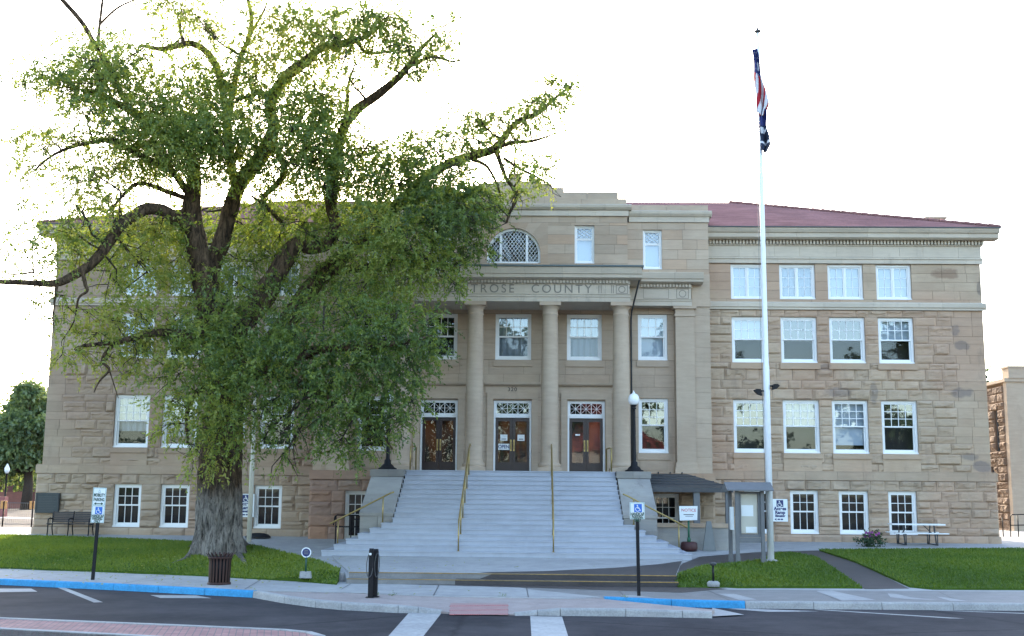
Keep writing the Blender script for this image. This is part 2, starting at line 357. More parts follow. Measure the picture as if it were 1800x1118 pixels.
# kerb line (top front edge), pixel points
kl = [P0(-260, 1005), P0(0, 1018), P0(200, 1027), P0(445, 1039.5)]                       # blue
kb = [P0(445, 1039.5), P0(500, 1049), P0(555, 1056), P0(600, 1060), P0(700, 1065)]      # bulb-out, left of the crossing
kr_blue = [P0(1060, 1050), P0(1180, 1055), P0(1310, 1058)]
kr = [P0(1310, 1058), P0(1550, 1060), P0(1800, 1062), P0(2100, 1065)]
def kerb_run(name, pts, mat, zt=0., zb=-.16, wd=.17, hf=None):
    m = MB(); k = len(pts)
    ins = []
    for i, p in enumerate(pts):
        d = (pts[min(i + 1, k - 1)] - pts[max(i - 1, 0)]).normalized(); ins.append(p + Vector((-d.y, d.x, 0)) * wd)
    for i in range(k - 1):
        L = (pts[i + 1] - pts[i]).length; nseg = max(1, round(L / 1.5))
        for j in range(nseg):
            a, b_ = j / nseg, (j + 1) / nseg; e = .006 / L
            m.tone = random.uniform(.88, 1.08)
            q = [pts[i].lerp(pts[i + 1], a + e), pts[i].lerp(pts[i + 1], b_ - e), ins[i].lerp(ins[i + 1], b_ - e), ins[i].lerp(ins[i + 1], a + e)]
            za = hf(q[3].x, q[3].y) + .012 if hf else zt; zb2 = hf(q[2].x, q[2].y) + .012 if hf else zt; zf = min(.025, max(.0, za + .13)); zf2 = min(.025, max(.0, zb2 + .13))
            top = [Vector((q[0].x, q[0].y + .025, za + .012)), Vector((q[1].x, q[1].y + .025, zb2 + .012)), Vector((q[2].x, q[2].y, zb2 + .012)), Vector((q[3].x, q[3].y, za + .012))]
            m.poly(top)
            m.poly([(q[0].x, q[0].y, za - zf), (q[1].x, q[1].y, zb2 - zf2), top[1], top[0]])
            m.poly([(q[0].x, q[0].y - .02, zb), (q[1].x, q[1].y - .02, zb), (q[1].x, q[1].y, zb2 - zf2), (q[0].x, q[0].y, za - zf)])
            m.poly([top[3], top[2], (q[2].x, q[2].y, zb), (q[3].x, q[3].y, zb)])
            for s_ in (0, 1):
                c = (q[0], q[3]) if not s_ else (q[1], q[2]); zz_ = za if not s_ else zb2
                m.poly([(c[0].x, c[0].y, zb), (c[1].x, c[1].y, zb), (c[1].x, c[1].y, zz_ + .012), (c[0].x, c[0].y + .025, zz_ + .012), (c[0].x, c[0].y, zz_ - .025)])
    o = m.build(name, mat); o['kind'] = 'structure'; return o
kerb_run('blue_kerb', kl, M_blue)
kerb_run('blue_kerb', kr_blue, M_blue); kerb_run('kerb', kr, M_kerb)
# sidewalk slabs: dry on the left, damp on the right
sb = [P0(-260, 991), P0(0, 1001), P0(300, 1011), P0(600, 1022), P0(900, 1030)]
sbr = [P0(900, 1030), P0(1190, 1036), P0(1515, 1038), P0(1800, 1040), P0(2100, 1042)]
seam = [P0(600, 1041), P0(760, 1048), P0(1000, 1052), P0(1062, 1050)]
dry = [kl[0] + Vector((0, .17, 0)), kl[1] + Vector((0, .17, 0)), kl[2] + Vector((0, .17, 0)), kl[3] + Vector((0, .17, 0))] + seam + [P0(1000, 1043), P0(930, 1036), sb[4]] + sb[:4][::-1]
sheet('sidewalk', dry, M_conc, 0, .3, hf=None)
damp = [P0(1062, 1050)] + [p + Vector((0, .17, 0)) for p in kr_blue[1:] + kr[1:]] + sbr[::-1] + [P0(930, 1036), P0(1000, 1043)]
sheet('damp_sidewalk', damp, M_wetconc, 0, .3, hf=None)
for q in ([(1262, 1044), (1290, 1044), (1330, 1054), (1300, 1055)], [(1434, 1039), (1462, 1038.5), (1540, 1055), (1480, 1056)], [(1560, 1043), (1575, 1044), (1600, 1050), (1650, 1055), (1590, 1053), (1565, 1050)], [(1645, 1049), (1660, 1050), (1700, 1057), (1672, 1057)], [(1090, 1046), (1120, 1047), (1150, 1051), (1100, 1050)]):
    sheet('dry_patch', [P0(*p) for p in q], M_conc, .004, hf=None)
# bulb-out apron with the pinkish slab, falling to the crossing
def apron_h(x, y):
    fx = max(0., min(1., (x + 2.05) / 1.0, (1.55 - x) / 1.0)); fy = max(0., min(1., (26.2 - y) / 1.5))
    return -.012 - .122 * fx * fy - max(0., min(1., (x - 2.4) / 2.2)) * .03
kerb_run('kerb', kb + [gz(735, 1070.5, -.06), gz(775, 1078, -.134)], M_kerb, hf=apron_h)
kerb_run('kerb', [gz(905, 1081, -.134), gz(945, 1074.5, -.06), P0(985, 1070), P0(1100, 1071), P0(1200, 1073), P0(1252, 1074)], M_kerb, hf=apron_h)
ap = [kb[0] + Vector((.05, .15, 0)), kb[1] + Vector((0, .16, 0)), kb[2] + Vector((0, .17, 0)), kb[3] + Vector((0, .17, 0)), kb[4] + Vector((0, .17, 0)), gz(775, 1077.5, -.134), gz(905, 1080.5, -.134),
      P0(985, 1070) + Vector((0, .17, 0)), P0(1200, 1073) + Vector((0, .17, 0)), P0(1250, 1074) + Vector((0, .1, 0)), P0(1256, 1068), P0(1180, 1062), P0(1062, 1052)] + [p + Vector((0, -.01, 0)) for p in seam[::-1]]
sheet('crossing_apron', ap, M_pinkconc, 0, .14, hf=apron_h, step=.4)
sheet('gutter_lip', [gz(1252, 1070, -.14), gz(1308, 1082, -.14), gz(1252, 1085, -.14)], M_kerb, -.12, hf=None)
tp = MB(); tq = [gz(*p, -.07) for p in ((792, 1064), (893, 1065), (893, 1076), (790, 1075))]; tp.mi = 1; tp.poly([(p.x, p.y, apron_h(p.x, p.y) + .006) for p in tq]); tp.mi = 0
for i in range(26):
    for j in range(3):
        p = gz(792 + i * 4., 1066 + j * 4.2, -.06); tp.lathe(p.x, p.y, [(.03, apron_h(p.x, p.y)), (.02, apron_h(p.x, p.y) + .012), (.012, apron_h(p.x, p.y) + .016)], 8)
tag(tp.build('tactile_paving', [M_tact, plain('worn_red_slab', (.33, .20, .185), .9)]), kind='structure')
# joints cut in the concrete
jm = MB()
def joint(a, b_, z=.003, wd=.012):
    a, b_ = P0(*a), P0(*b_); d = (b_ - a).normalized(); n = Vector((-d.y, d.x, 0)) * wd
    jm.poly([(p.x, p.y, z) for p in (a - n, b_ - n, b_ + n, a + n)])
for a, b_ in (((600, 1036), (622, 1023)), ((762, 1047), (772, 1028)), ((929, 1050), (925, 1031)), ((1100, 1052), (1085, 1034)), ((20, 1018), (90, 1004)), ((215, 1026), (290, 1011)), ((430, 1036), (462, 1017)), ((1282, 1055), (1240, 1036)), ((1480, 1058), (1434, 1038)), ((1690, 1060), (1650, 1040)), ((445, 1041), (600, 1042)), ((600, 1042), (1062, 1051))):
    joint(a, b_)
tag(jm.build('pavement_joints', M_dgrey), kind='structure')
# road markings
for nm, q, m in (('crosswalk_line', [(719, 1077), (775, 1079), (735, 1130), (672, 1130)], M_mark), ('crosswalk_line', [(932, 1083), (988, 1084), (1003, 1132), (935, 1132)], M_mark),
              ('parking_line', [(99, 1032), (112, 1032), (181, 1058.5), (165, 1059)], M_mark2), ('parking_line', [(-20, 1034.5), (55, 1034.5), (66, 1040), (-20, 1041)], M_mark), ('parking_line', [(264, 1046), (345, 1046.5), (372, 1051.5), (282, 1051)], M_mark2),
              ('parking_line', [(1278, 1070), (1300, 1069.5), (1440, 1074.5), (1350, 1075.5)], M_mark), ('parking_line', [(1430, 1071.5), (1440, 1071.2), (1696, 1087), (1670, 1087)], M_mark2), ('parking_line', [(1640, 1073), (1650, 1072.6), (1830, 1078.5), (1820, 1079.5)], M_mark2)):
    sheet(nm, [gz(*p, -.146) for p in q], m, -.146, hf=None)
# brick median in front
ms = [P0(-300, 1074), P0(0, 1086), P0(300, 1098), P0(500, 1106.5), P0(548, 1111), P0(572, 1118), P0(575, 1128), P0(540, 1137), P0(450, 1133), P0(240, 1118.5), P0(0, 1106), P0(-300, 1090)]
sheet('brick_median', ms, M_brick, -.004, .2, hf=None)
mm = MB(); k = len(ms); cen = sum(ms, Vector()) / k
for i in range(k):
    a, b_ = ms[i], ms[(i + 1) % k]; d = (b_ - a); L = d.length; d.normalize(); n = Vector((d.y, -d.x, 0)) * .14
    if n.dot(a - cen) > 0: n = -n
    q = [a, b_, b_ + n, a + n]
    m_ = mm; m_.tone = 1
    m_.poly([(p.x, p.y, .012) for p in q]); m_.poly([(a.x, a.y, -.16), (b_.x, b_.y, -.16), (b_.x, b_.y, .012), (a.x, a.y, .012)]); m_.poly([(p.x, p.y, z) for p, z in ((q[3], -.01), (q[2], -.01), (q[2], .012), (q[3], .012))])
tag(mm.build('median_kerb', M_kerb), kind='structure')

# grounds: concrete walk under everything behind the sidewalk
walk = sb[:4] + [gp(606, 1016), Vector((-4.15, 31.0, 0)), Vector((4.72, 31.0, 0))] + sbr[1:] + [Vector((30, 62, 0)), Vector((-30, 50, 0)), Vector((-24, 45, 0))]
walk[7:7] = []
sheet('front_walk', walk, M_conc, -.02, .3, step=.9)
def lawn_h(x, y): return H(x, y)
lawnL = [gp(*p) for p in ((-260, 988), (0, 999), (300, 1009.5), (520, 1018), (592, 1020), (598, 1010), (590, 1000), (560, 987), (520, 977), (480, 968), (455, 962), (420, 957.5), (300, 952), (130, 945), (0, 942), (-260, 935))]
lawnR1 = [gp(*p) for p in ((1185, 1028), (1192, 1033), (1350, 1033), (1516, 1034), (1480, 1010), (1430, 980), (1400, 974), (1368, 973), (1340, 985), (1290, 991), (1240, 996), (1200, 1008))]
lawnR2 = [gp(*p) for p in ((1600, 1032), (1640, 1036), (1800, 1037), (2100, 1039), (2100, 966), (1800, 966), (1600, 967), (1440, 968), (1480, 981), (1540, 1005))]
LAWNS = (lawnL, lawnR1, lawnR2)
for l in LAWNS: sheet('lawn', l, M_lawn, .03, .3, rough=.03, step=.5)
sheet('asphalt_path', [gp(*p) for p in ((1200, 990), (1240, 994), (1290, 989), (1340, 983), (1368, 971.5), (1400, 972), (1432, 978), (1482, 1008), (1520, 1034.5), (1600, 1034.5), (1538, 1004), (1478, 980), (1438, 967), (1330, 970), (1230, 978))], M_wetasph, -.008, hf=H, step=.9)
sheet('asphalt_path', [Vector((4.72, 31.1, 0)), gp(1183, 1025), gp(1198, 1008), gp(1240, 994), gp(1190, 987), gp(1000, 1000), Vector((1.0, 31.7, 0))] if False else [gp(1190, 1012), gp(1200, 1006), gp(1238, 994), gp(1200, 990), gp(1186, 1003)], M_wetasph, -.006, hf=H, step=.9)
# landing at the foot of the steps with two low yellow-edged steps
y1, y2 = 31.05, 30.62
lm = MB(); lx0, lx1 = -4.1, 4.72
lm.mi = 1; lm.box(lx0, lx1, y2, y1 - .004, -.2, .13)
nY = 10
def land_z(y): return float(np.interp(y, [y1, 36.3], [.27, .405]))
lm.poly([(lx0, y1, -.2), (lx1, y1, -.2), (lx1, y1, .27), (lx0, y1, .27)])
lm.mi = 0; lm.poly([(lx0, y1, .27), (lx1, y1, .27), (5.6, 36.6, .41), (-5.6, 36.6, .41)])
lm.poly([(lx0, y1, -.2), (lx0, y1, .27), (-5.6, 36.6, .41), (-5.6, 36.6, -.2)]); lm.poly([(lx1, y1, -.2), (5.6, 36.6, -.2), (5.6, 36.6, .41), (lx1, y1, .27)])
tag(lm.build('landing', [M_conc, M_wetconc]), kind='structure')
def on_land(p): return (p[0], p[1], land_z(p[1]) + .005)
wp = MB(); wp.poly([on_land((0.0, y1 + .01)), on_land((4.70, y1 + .01)), on_land((5.45, 35.6)), on_land((4.6, 34.4)), on_land((3.2, 33.1)), on_land((1.2, 31.9)), on_land((-.6, 31.35))])
wp.box(-1.2, 4.725, y2 - .004, y1 - .003, -.19, .134)
wp.poly([(-.6, y1 - .004, .12), (4.725, y1 - .004, .12), (4.725, y1 - .004, .272), (-.2, y1 - .004, .272)])
wp.poly([(-2.6, y2 + .02, .004), (4.7, y2 + .02, .004), (6, y2 - .2, .0045), (4.6, 29.0, .0045), (1.2, 29.9, .0045)])
tag(wp.build('damp_landing', M_wetasph), kind='structure')
yl = MB()
yl.box(lx0, lx1, y1 - .012, y1 + .05, .255, .2765); yl.box(lx0, lx1, y2 - .012, y2 + .05, .115, .1365)
tag(yl.build('yellow_step_edge', M_yel), kind='structure')
# ---------------------------------------------------------------- courthouse
CH = empty('courthouse', (0, 45, .6)); OFF = Vector((0, -45, -.6))
tag(CH, 'three storey tan sandstone courthouse with columned portico and mauve hipped roof', 'courthouse')
def part(mb, name, mat, parent=CH):
    o = mb.build(name, mat, parent); o.matrix_parent_inverse = Matrix.Identity(4)
    o.location = OFF if parent is CH else (0, 0, 0); return o
def split_courses(keys, hs):
    keys = sorted(set(round(k, 3) for k in keys)); out = []; i = 0
    for a, b_ in zip(keys, keys[1:]):
        z = a
        rem = b_ - a; seq = []
        while rem > 1e-4:
            h = hs[i % len(hs)]; i += 1; seq.append(h); rem -= h
        if len(seq) > 1 and -rem > seq[-1] * .5: rem += seq.pop()
        sc = (b_ - a) / sum(seq)
        for h in seq: out.append((z, z + h * sc)); z += h * sc
    return out
def spans(x0, x1, z0, z1, holes):
    cuts = sorted((max(x0, h[0]), min(x1, h[1])) for h in holes if h[2] < z1 - 1e-4 and h[3] > z0 + 1e-4)
    out = []; x = x0
    for a, b_ in cuts:
        if a > x + 1e-3: out.append((x, a))
        x = max(x, b_)
    if x < x1 - 1e-3: out.append((x, x1))
    return out
def ashlar(mb, x0, x1, z0, z1, y, holes=(), hs=(.30, .42), L=(.5, 1.0), amp=.055, gap=.007, smooth_zone=None, tv=.08, reveal=.22, huev=.14, keys=()):
    ks = [z0, z1] + [h[i] for h in holes for i in (2, 3) if z0 < h[i] < z1] + list(keys)
    for (a, b_) in split_courses(ks, hs):
        for (sx0, sx1) in spans(x0, x1, a, b_, holes):
            mb.tone = .62; mb.hue = 0; mb.smooth = False
            mb.poly([(sx0, y + .014, a), (sx1, y + .014, a), (sx1, y + .014, b_), (sx0, y + .014, b_)])
            x = sx0
            while x < sx1 - 1e-3:
                l = random.uniform(*L)
                if sx1 - x - l < L[0] * .6: l = sx1 - x
                bx0, bx1 = x + gap * (x > sx0), x + l - gap * (x + l < sx1 - 1e-3); x += l
                am = amp * random.choice((.55, .8, 1, 1.25))
                if smooth_zone and smooth_zone(.5 * (bx0 + bx1), .5 * (a + b_)): am = .004
                mb.tone = random.uniform(1 - tv, 1 + tv * .8); mb.hue = random.random() ** 2 * huev
                za, zb = a + gap * .8, b_ - gap * .8
                if am < .01:
                    mb.smooth = False; q = y - random.uniform(0, .003)
                    mb.poly([(bx0, q, za), (bx1, q, za), (bx1, q, zb), (bx0, q, zb)])
                    for e in (((bx0, za), (bx1, za)), ((bx1, za), (bx1, zb)), ((bx1, zb), (bx0, zb)), ((bx0, zb), (bx0, za))):
                        mb.poly([(e[0][0], y + .015, e[0][1]), (e[1][0], y + .015, e[1][1]), (e[1][0], q, e[1][1]), (e[0][0], q, e[0][1])])
                    continue
                nx = max(5, int((bx1 - bx0) / .085)); nz = 7; base = len(mb.v); sd_ = random.uniform(0, 900)
                tilt = random.uniform(-.3, .9); rid = random.uniform(.35, .65)
                for j in range(nz + 1):
                    for i in range(nx + 1):
                        u, v = i / nx, j / nz; px, pz = bx0 + (bx1 - bx0) * u, za + (zb - za) * v
                        du = min(u, 1 - u) * (bx1 - bx0); dv = min(v, 1 - v) * (zb - za)
                        m_ = min(1, du / .06) * min(1, dv / .055)
                        nn = noise.noise((px * 3.1 + sd_, sd_, pz * 4.5)) * .55 + noise.noise((px * 8 + sd_, 3, pz * 11)) * .33
                        brk = 1.0 + tilt * (v - .5) - .55 * (v < rid + .22 * noise.noise((px * 2.6 + sd_, 7.7, 1))) * (tilt > .2)
                        d = am * m_ * max(.0, brk + nn)
                        mb.v.append((px + (.007 * noise.noise((pz * 9 + sd_, px, 2)) if 0 < i < nx else 0), y - d, pz))
                for j in range(nz):
                    for i in range(nx):
                        p = base + j * (nx + 1) + i; mb.smooth = False; mb.face([p, p + 1, p + nx + 2, p + nx + 1])
                mb.smooth = False
                for e in (((bx0, za), (bx1, za)), ((bx1, za), (bx1, zb)), ((bx1, zb), (bx0, zb)), ((bx0, zb), (bx0, za))):
                    mb.poly([(e[0][0], y + .015, e[0][1]), (e[1][0], y + .015, e[1][1]), (e[1][0], y, e[1][1]), (e[0][0], y, e[0][1])])
    mb.tone = .95; mb.hue = 0
    for h in holes:
        if len(h) > 4: continue
        a, b_, c, d = h; yb = y + reveal
        for q in (((a, c), (a, d)), ((b_, d), (b_, c)), ((a, d), (b_, d)), ((b_, c), (a, c))):
            mb.poly([(q[0][0], y, q[0][1]), (q[1][0], y, q[1][1]), (q[1][0], yb, q[1][1]), (q[0][0], yb, q[0][1])])

# opening positions (right wing, mirrored)
def cols_of(pxs, py, Y): return [(at(a, py, Y).x, at(b_, py, Y).x) for a, b_ in pxs]
c1 = cols_of(((1290, 1348), (1377, 1442), (1464, 1529), (1551, 1614)), 750, 45)
c2 = cols_of(((1287, 1348), (1373, 1437), (1458, 1521), (1544, 1607)), 598, 45)
c3 = cols_of(((1284, 1346), (1370, 1432), (1455, 1516), (1540, 1602)), 495, 45)
WX = [((c1[i][0] + c2[i][0] + c3[i][0]) / 3, (c1[i][1] + c2[i][1] + c3[i][1]) / 3) for i in range(4)]
BX = [(9.10, 10.20), (at(1389, 900, 44.9).x, at(1439, 900, 44.9).x), (at(1475, 900, 44.9).x, at(1527, 900, 44.9).x), (at(1562, 900, 44.9).x, at(1612, 900, 44.9).x)]
F1, F2, F3, FB = (4.05, 6.16), (7.64, 9.50), (10.22, 11.66), (.92, 2.60)
XW, XJ = 18.80, 7.72
GLASS_JOBS = []
for sgn in (1, -1):
    mir = lambda a, b_: (a, b_) if sgn > 0 else (-b_, -a)
    X0, X1 = mir(XJ, XW)
    h1 = [(*mir(*q), *F1) for q in WX] + [(*mir(*q), *F2) for q in WX]
    sz = lambda x, z: abs(x) > 17.75 and z > 3.3
    wb = MB(); ashlar(wb, X0, X1, 3.34, 9.78, 45., h1, (.29, .40, .33, .44), amp=.06, smooth_zone=sz, keys=(7.40,))
    # recessed smooth aprons under the first-floor windows and sills under the second
    for q in WX:
        a, b_ = mir(*q); wb.tone = 1.02; wb.hue = .15; wb.box(a - .03, b_ + .03, 44.93, 45.02, 3.36, 3.84); wb.tone = .97; wb.box(a - .05, b_ + .05, 44.88, 45.02, 3.84, 4.04)
        wb.box(a - .08, b_ + .08, 44.90, 45.02, 7.38, 7.63)
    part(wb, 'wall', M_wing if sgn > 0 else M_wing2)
    wt = MB(); h3 = [(*mir(*q), *F3) for q in WX]
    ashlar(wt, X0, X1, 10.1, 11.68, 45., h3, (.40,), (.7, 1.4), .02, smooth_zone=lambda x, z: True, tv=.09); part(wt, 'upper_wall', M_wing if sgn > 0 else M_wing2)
    bb = MB(); hb = [(*mir(*q), *FB) for q in BX]
    ashlar(bb, *mir(XJ, 18.93), .90, 3.0, 44.86, hb, (.36, .30, .42), amp=.07); ashlar(bb, *mir(XJ, 18.98), .35, .90, 44.82, (), (.55,), (.8, 1.5), .05)
    e = .12
    bb.tone = 1.02; bb.hue = .1; x = XJ                          # smooth belt course over the basement
    while x < 18.95:
        x2 = min(18.97, x + random.uniform(.9, 1.5)); bb.tone = random.uniform(.95, 1.08); bb.box(*mir(x + .004, x2 - .004), 44.80, 45.03, 3.003, 3.32); x = x2
    bb.tone = 1; bb.box(*mir(XJ, 18.95), 44.83, 44.98, 3.325, 3.36)
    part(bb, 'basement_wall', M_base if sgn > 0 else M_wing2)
    tr = MB(); xs = XJ
    def course(prof, xa, xb, seg, tone=(.94, 1.06)):
        x = xa
        while x < xb - 1e-3:
            x2 = x + random.uniform(*seg); x2 = xb if xb - x2 < seg[0] * .6 else x2
            tr.tone = random.uniform(*tone); tr.extr(prof, *mir(x + .003, x2 - .003)); x = x2
    course([(45.03, 9.783), (44.90, 9.783), (44.90, 9.86), (44.86, 9.89), (44.86, 10.04), (44.93, 10.10), (45.03, 10.10)], XJ, XW + .12, (1.2, 2.2))
    course([(45.03, 11.684), (44.92, 11.684), (44.92, 11.84), (44.88, 11.86), (44.88, 11.93), (45.03, 11.95)], XJ, XW + .08, (1.0, 1.8))
    course([(45.03, 11.953), (44.95, 11.953), (44.95, 12.40), (45.03, 12.40)], XJ, XW + .05, (.8, 1.5))
    course([(45.03, 12.403), (44.90, 12.403), (44.90, 12.45), (45.03, 12.45)], XJ, XW + .1, (1.3, 2))
    course([(45.03, 12.62), (44.62, 12.62), (44.52, 12.68), (44.50, 12.84), (44.44, 12.86), (44.36, 12.98), (44.36, 13.03), (45.03, 13.03)], XJ, XW + .62, (1.1, 1.7))
    tr.tone = .85; tr.box(*mir(XJ, XW + .1), 44.93, 45.03, 12.452, 12.618)
    x = XJ + .05
    while x < XW + .1: tr.tone = random.uniform(.92, 1.08); tr.box(*mir(x, x + .075), 44.80, 44.93, 12.455, 12.612); x += .135
    part(tr, 'cornice', M_pale)
    # gutter edge
    gm = MB(); gm.box(*mir(XJ, XW + .66), 44.31, 44.40, 13.032, 13.075); part(gm, 'gutter', M_dgrey)
    for lst, st, kind in ((WX, F1, 'f1'), (WX, F2, 'f2'), (WX, F3, 'f3'), (BX, FB, 'fb')):
        for i, q in enumerate(lst): GLASS_JOBS.append((mir(*q), st, 45. if kind != 'fb' else 44.86, kind, sgn, i))
# end walls, rear, interior block-out
for s_ in (1, -1): em = MB(); em.box(*sorted((s_ * 18.80, s_ * 18.55)), 45.04, 62, .3, 12.6); em.box(*sorted((s_ * 18.92, s_ * 18.79)), 44.99, 62, .3, 3.33); part(em, 'end_wall', M_wing)
em = MB(); em.box(-18.54, 18.54, 61.8, 62, .3, 12.6); part(em, 'rear_wall', M_wing)
dm = MB(); dm.box(-18.5, -6.0, 45.75, 45.85, .4, 12.5); dm.box(6.0, 18.5, 45.75, 45.85, .4, 12.5); dm.box(-6.6, 6.6, 45.5, 45.6, .4, 13)
for z in (3.3, 6.9, 9.9, 12.5): dm.box(-18.5, 18.5, 45.25, 61.5, z - .05, z)
part(dm, 'interior_wall', M_dark)
# roof: hipped, with a slight eave flare
rm = MB(); ex, ey, ez = 19.45, 44.38, 13.08; tn = .365; dpt = 9.2
A = [(-ex, ey, ez), (ex, ey, ez), (ex, ey + 2 * dpt, ez), (-ex, ey + 2 * dpt, ez)]; rz = ez + dpt * tn
Bq = [(-ex + dpt, ey + dpt, rz), (ex - dpt, ey + dpt, rz)]
rm.poly([A[0], A[1], Bq[1], Bq[0]]); rm.poly([A[1], A[2], Bq[1]]); rm.poly([A[2], A[3], Bq[0], Bq[1]]); rm.poly([A[3], A[0], Bq[0]]); rm.poly([(x, y, z - .03) for x, y, z in A][::-1])
for a, b_ in ((A[0], Bq[0]), (A[1], Bq[1])):
    n_ = 26
    for i in range(n_):
        p = Vector(a).lerp(Vector(b_), i / n_); q = Vector(a).lerp(Vector(b_), (i + .93) / n_); rm.tube([p + Vector((0, 0, .02)), q + Vector((0, 0, .05))], .07, 6)
roof = part(rm, 'roof', M_roof)
cm = MB(); cp = at(1640, 390, 50.); cm.box(cp.x - .42, cp.x + .42, 49.6, 50.4, 13.9, cp.z + .05); cm.box(cp.x - .48, cp.x + .48, 49.55, 50.45, cp.z + .052, cp.z + .15); part(cm, 'chimney', M_smooth, roof)

# central block -------------------------------------------------------------
YD = 44.3
DO = [(-3.62, -2.16), (-.74, .74), (2.16, 3.62)]; DZ = (3.2, 6.0)
CW2 = [(-3.55, -2.22), (-.71, .71), (2.13, 3.51)]; SW = [(-6.10, -4.94), (4.94, 6.10)]
holes = [(a, b_, *DZ) for a, b_ in DO] + [(a, b_, 7.60, 9.44) for a, b_ in CW2] + [(a, b_, 7.62, 9.46) for a, b_ in SW] + [(a, b_, 3.98, 6.12) for a, b_ in SW]
cw = MB(); ashlar(cw, -6.36, 6.36, 3.2, 9.98, YD, holes, (.62, .74), (.9, 1.8), .0, smooth_zone=lambda x, z: True, tv=.06, huev=.1, keys=(6.55,))
for a, b_ in SW:
    cw.tone = 1.; cw.box(a - .06, b_ + .06, 44.24, 44.31, 3.72, 3.96); cw.tone = .94; cw.box(a + .04, b_ - .04, 44.27, 44.31, 3.3, 3.70); cw.tone = 1.; cw.box(a - .06, b_ + .06, 44.24, 44.31, 7.36, 7.60)
for a, b_ in CW2: cw.tone = 1; cw.box(a - .06, b_ + .06, 44.24, 44.31, 7.34, 7.58)
for a, b_ in DO:                                    # moulded door surrounds with a hood
    cw.tone = 1.04
    for x0, x1 in ((a - .26, a - .02), (b_ + .02, b_ + .26)): cw.box(x0, x1, 44.20, 44.31, 3.2, 6.04)
    cw.box(a - .26, b_ + .26, 44.20, 44.31, 6.043, 6.28); cw.box(a - .34, b_ + .34, 44.26, 44.31, 6.283, 6.56)
    cw.extr([(44.31, 6.563), (44.16, 6.563), (44.08, 6.62), (44.06, 6.70), (44.31, 6.70)], a - .36, b_ + .36)
for s_ in (1, -1):
    # pilaster, pier and return to the wing
    m3 = lambda a, b_: (a, b_) if s_ > 0 else (-b_, -a)
    cw.tone = .98; cw.box(*m3(6.363, 7.10), 43.78, 44.6, 3.62, 9.30)
    cw.tone = 1.04; cw.box(*m3(6.28, 7.18), 43.70, 44.6, 3.2, 3.42); cw.box(*m3(6.32, 7.14), 43.74, 44.6, 3.423, 3.618)
    cw.box(*m3(6.33, 7.13), 43.74, 44.6, 9.303, 9.40); cw.tone = .98; cw.box(*m3(6.363, 7.10), 43.78, 44.6, 9.403, 9.60); cw.tone = 1.04; cw.box(*m3(6.28, 7.18), 43.68, 44.6, 9.603, 9.70)
    z = 3.2
    while z < 9.7:
        z2 = min(9.7, z + random.uniform(.5, .75)); cw.tone = random.uniform(.93, 1.06); cw.box(*m3(7.103, 7.73), 43.90 + random.uniform(0, .003), 45.2, z + .004, z2 - .002); z = z2
part(cw, 'portico_wall', M_smooth)
cb = MB()
for s_ in (1, -1):
    m3 = lambda a, b_: (a, b_) if s_ > 0 else (-b_, -a)
    hb = [(*m3(5.42, 6.42), .55, 2.42)]
    cb = MB(); ashlar(cb, *m3(4.95, 7.78), .35, 2.85, 43.72, hb, (.40, .48), (.6, 1.1), .07, huev=.8, reveal=.3)
    cb.tone = 1; cb.box(*m3(7.70, 7.783), 43.74, 44.86, .35, 2.85)
    x = 4.95
    while x < 7.78: x2 = min(7.80, x + .95); cb.tone = random.uniform(.93, 1.05); cb.hue = .4; cb.box(*m3(x + .004, x2 - .004), 43.62, 44.3, 2.853, 3.195); x = x2
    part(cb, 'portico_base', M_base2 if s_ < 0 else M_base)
# entablatures
def entab(xh, yf, zs, name, dent=True):
    t = MB(); z0, z1, z2, z3, z4, z5 = zs
    def c(prof, x0, x1, seg):
        x = x0
        while x < x1 - 1e-3:
            q = x + random.uniform(*seg); q = x1 if x1 - q < seg[0] * .6 else q
            t.tone = random.uniform(.93, 1.05); t.extr(prof, x + .003, q - .003); x = q
    for (xa, xb, ret) in xh:
        c([(44.3, z0), (yf, z0), (yf, z0 + .17), (yf - .03, z0 + .18), (yf - .03, z1 - .04), (yf - .06, z1), (44.3, z1)], xa, xb, (1.2, 2.2))
        c([(44.3, z1 + .003), (yf + .02, z1 + .003), (yf + .02, z2), (44.3, z2)], xa + .02, xb - .02, (1.4, 2.4))
        t.tone = .8; t.box(xa, xb, yf - .02, 44.3, z2 + .003, z3)
        x = xa + .02
        while x < xb - .06: t.tone = random.uniform(.95, 1.08); t.box(x, x + .07, yf - .11, yf - .021, z2 + .03, z3 - .01); x += .125
        c([(44.3, z3 + .003), (yf - .12, z3 + .003), (yf - .30, z3 + .06), (yf - .31, z4), (yf - .36, z4 + .02), (yf - .42, z5 - .03), (yf - .42, z5), (44.3, z5)], xa - ret[0], xb + ret[1], (1.2, 1.9))
    return part(t, name, M_pale)
ent = entab([(-4.47, 4.47, (.42, .42))], 42.2, (9.60, 9.88, 10.27, 10.42, 10.60, 10.86), 'entablature')
ent2 = entab([(4.48, 7.0, (-.43, .42))], 43.66, (9.70, 9.95, 10.40, 10.55, 10.70, 10.96), 'side_entablature')
ent3 = entab([(-7.0, -4.48, (.42, -.43))], 43.66, (9.70, 9.95, 10.40, 10.55, 10.70, 10.96), 'side_entablature')
for s_ in (1, -1): xm = MB(); xm.box(*sorted((s_ * 7.02, s_ * 7.76)), 43.84, 45.0, 9.703, 9.98); xm.box(*sorted((s_ * 7.02, s_ * 7.74)), 43.88, 45.0, 9.983, 11.0); part(xm, 'corner_pier', M_smooth)
for wd_, cx_ in (('MONTROSE', -1.42), ('COUNTY', 1.86)): text('lettering', wd_, .46, M_txt, ent, Vector((cx_, 42.216, 10.075)), .006, spacing=1.32)
om = None                                            # carved panels at both ends of the frieze
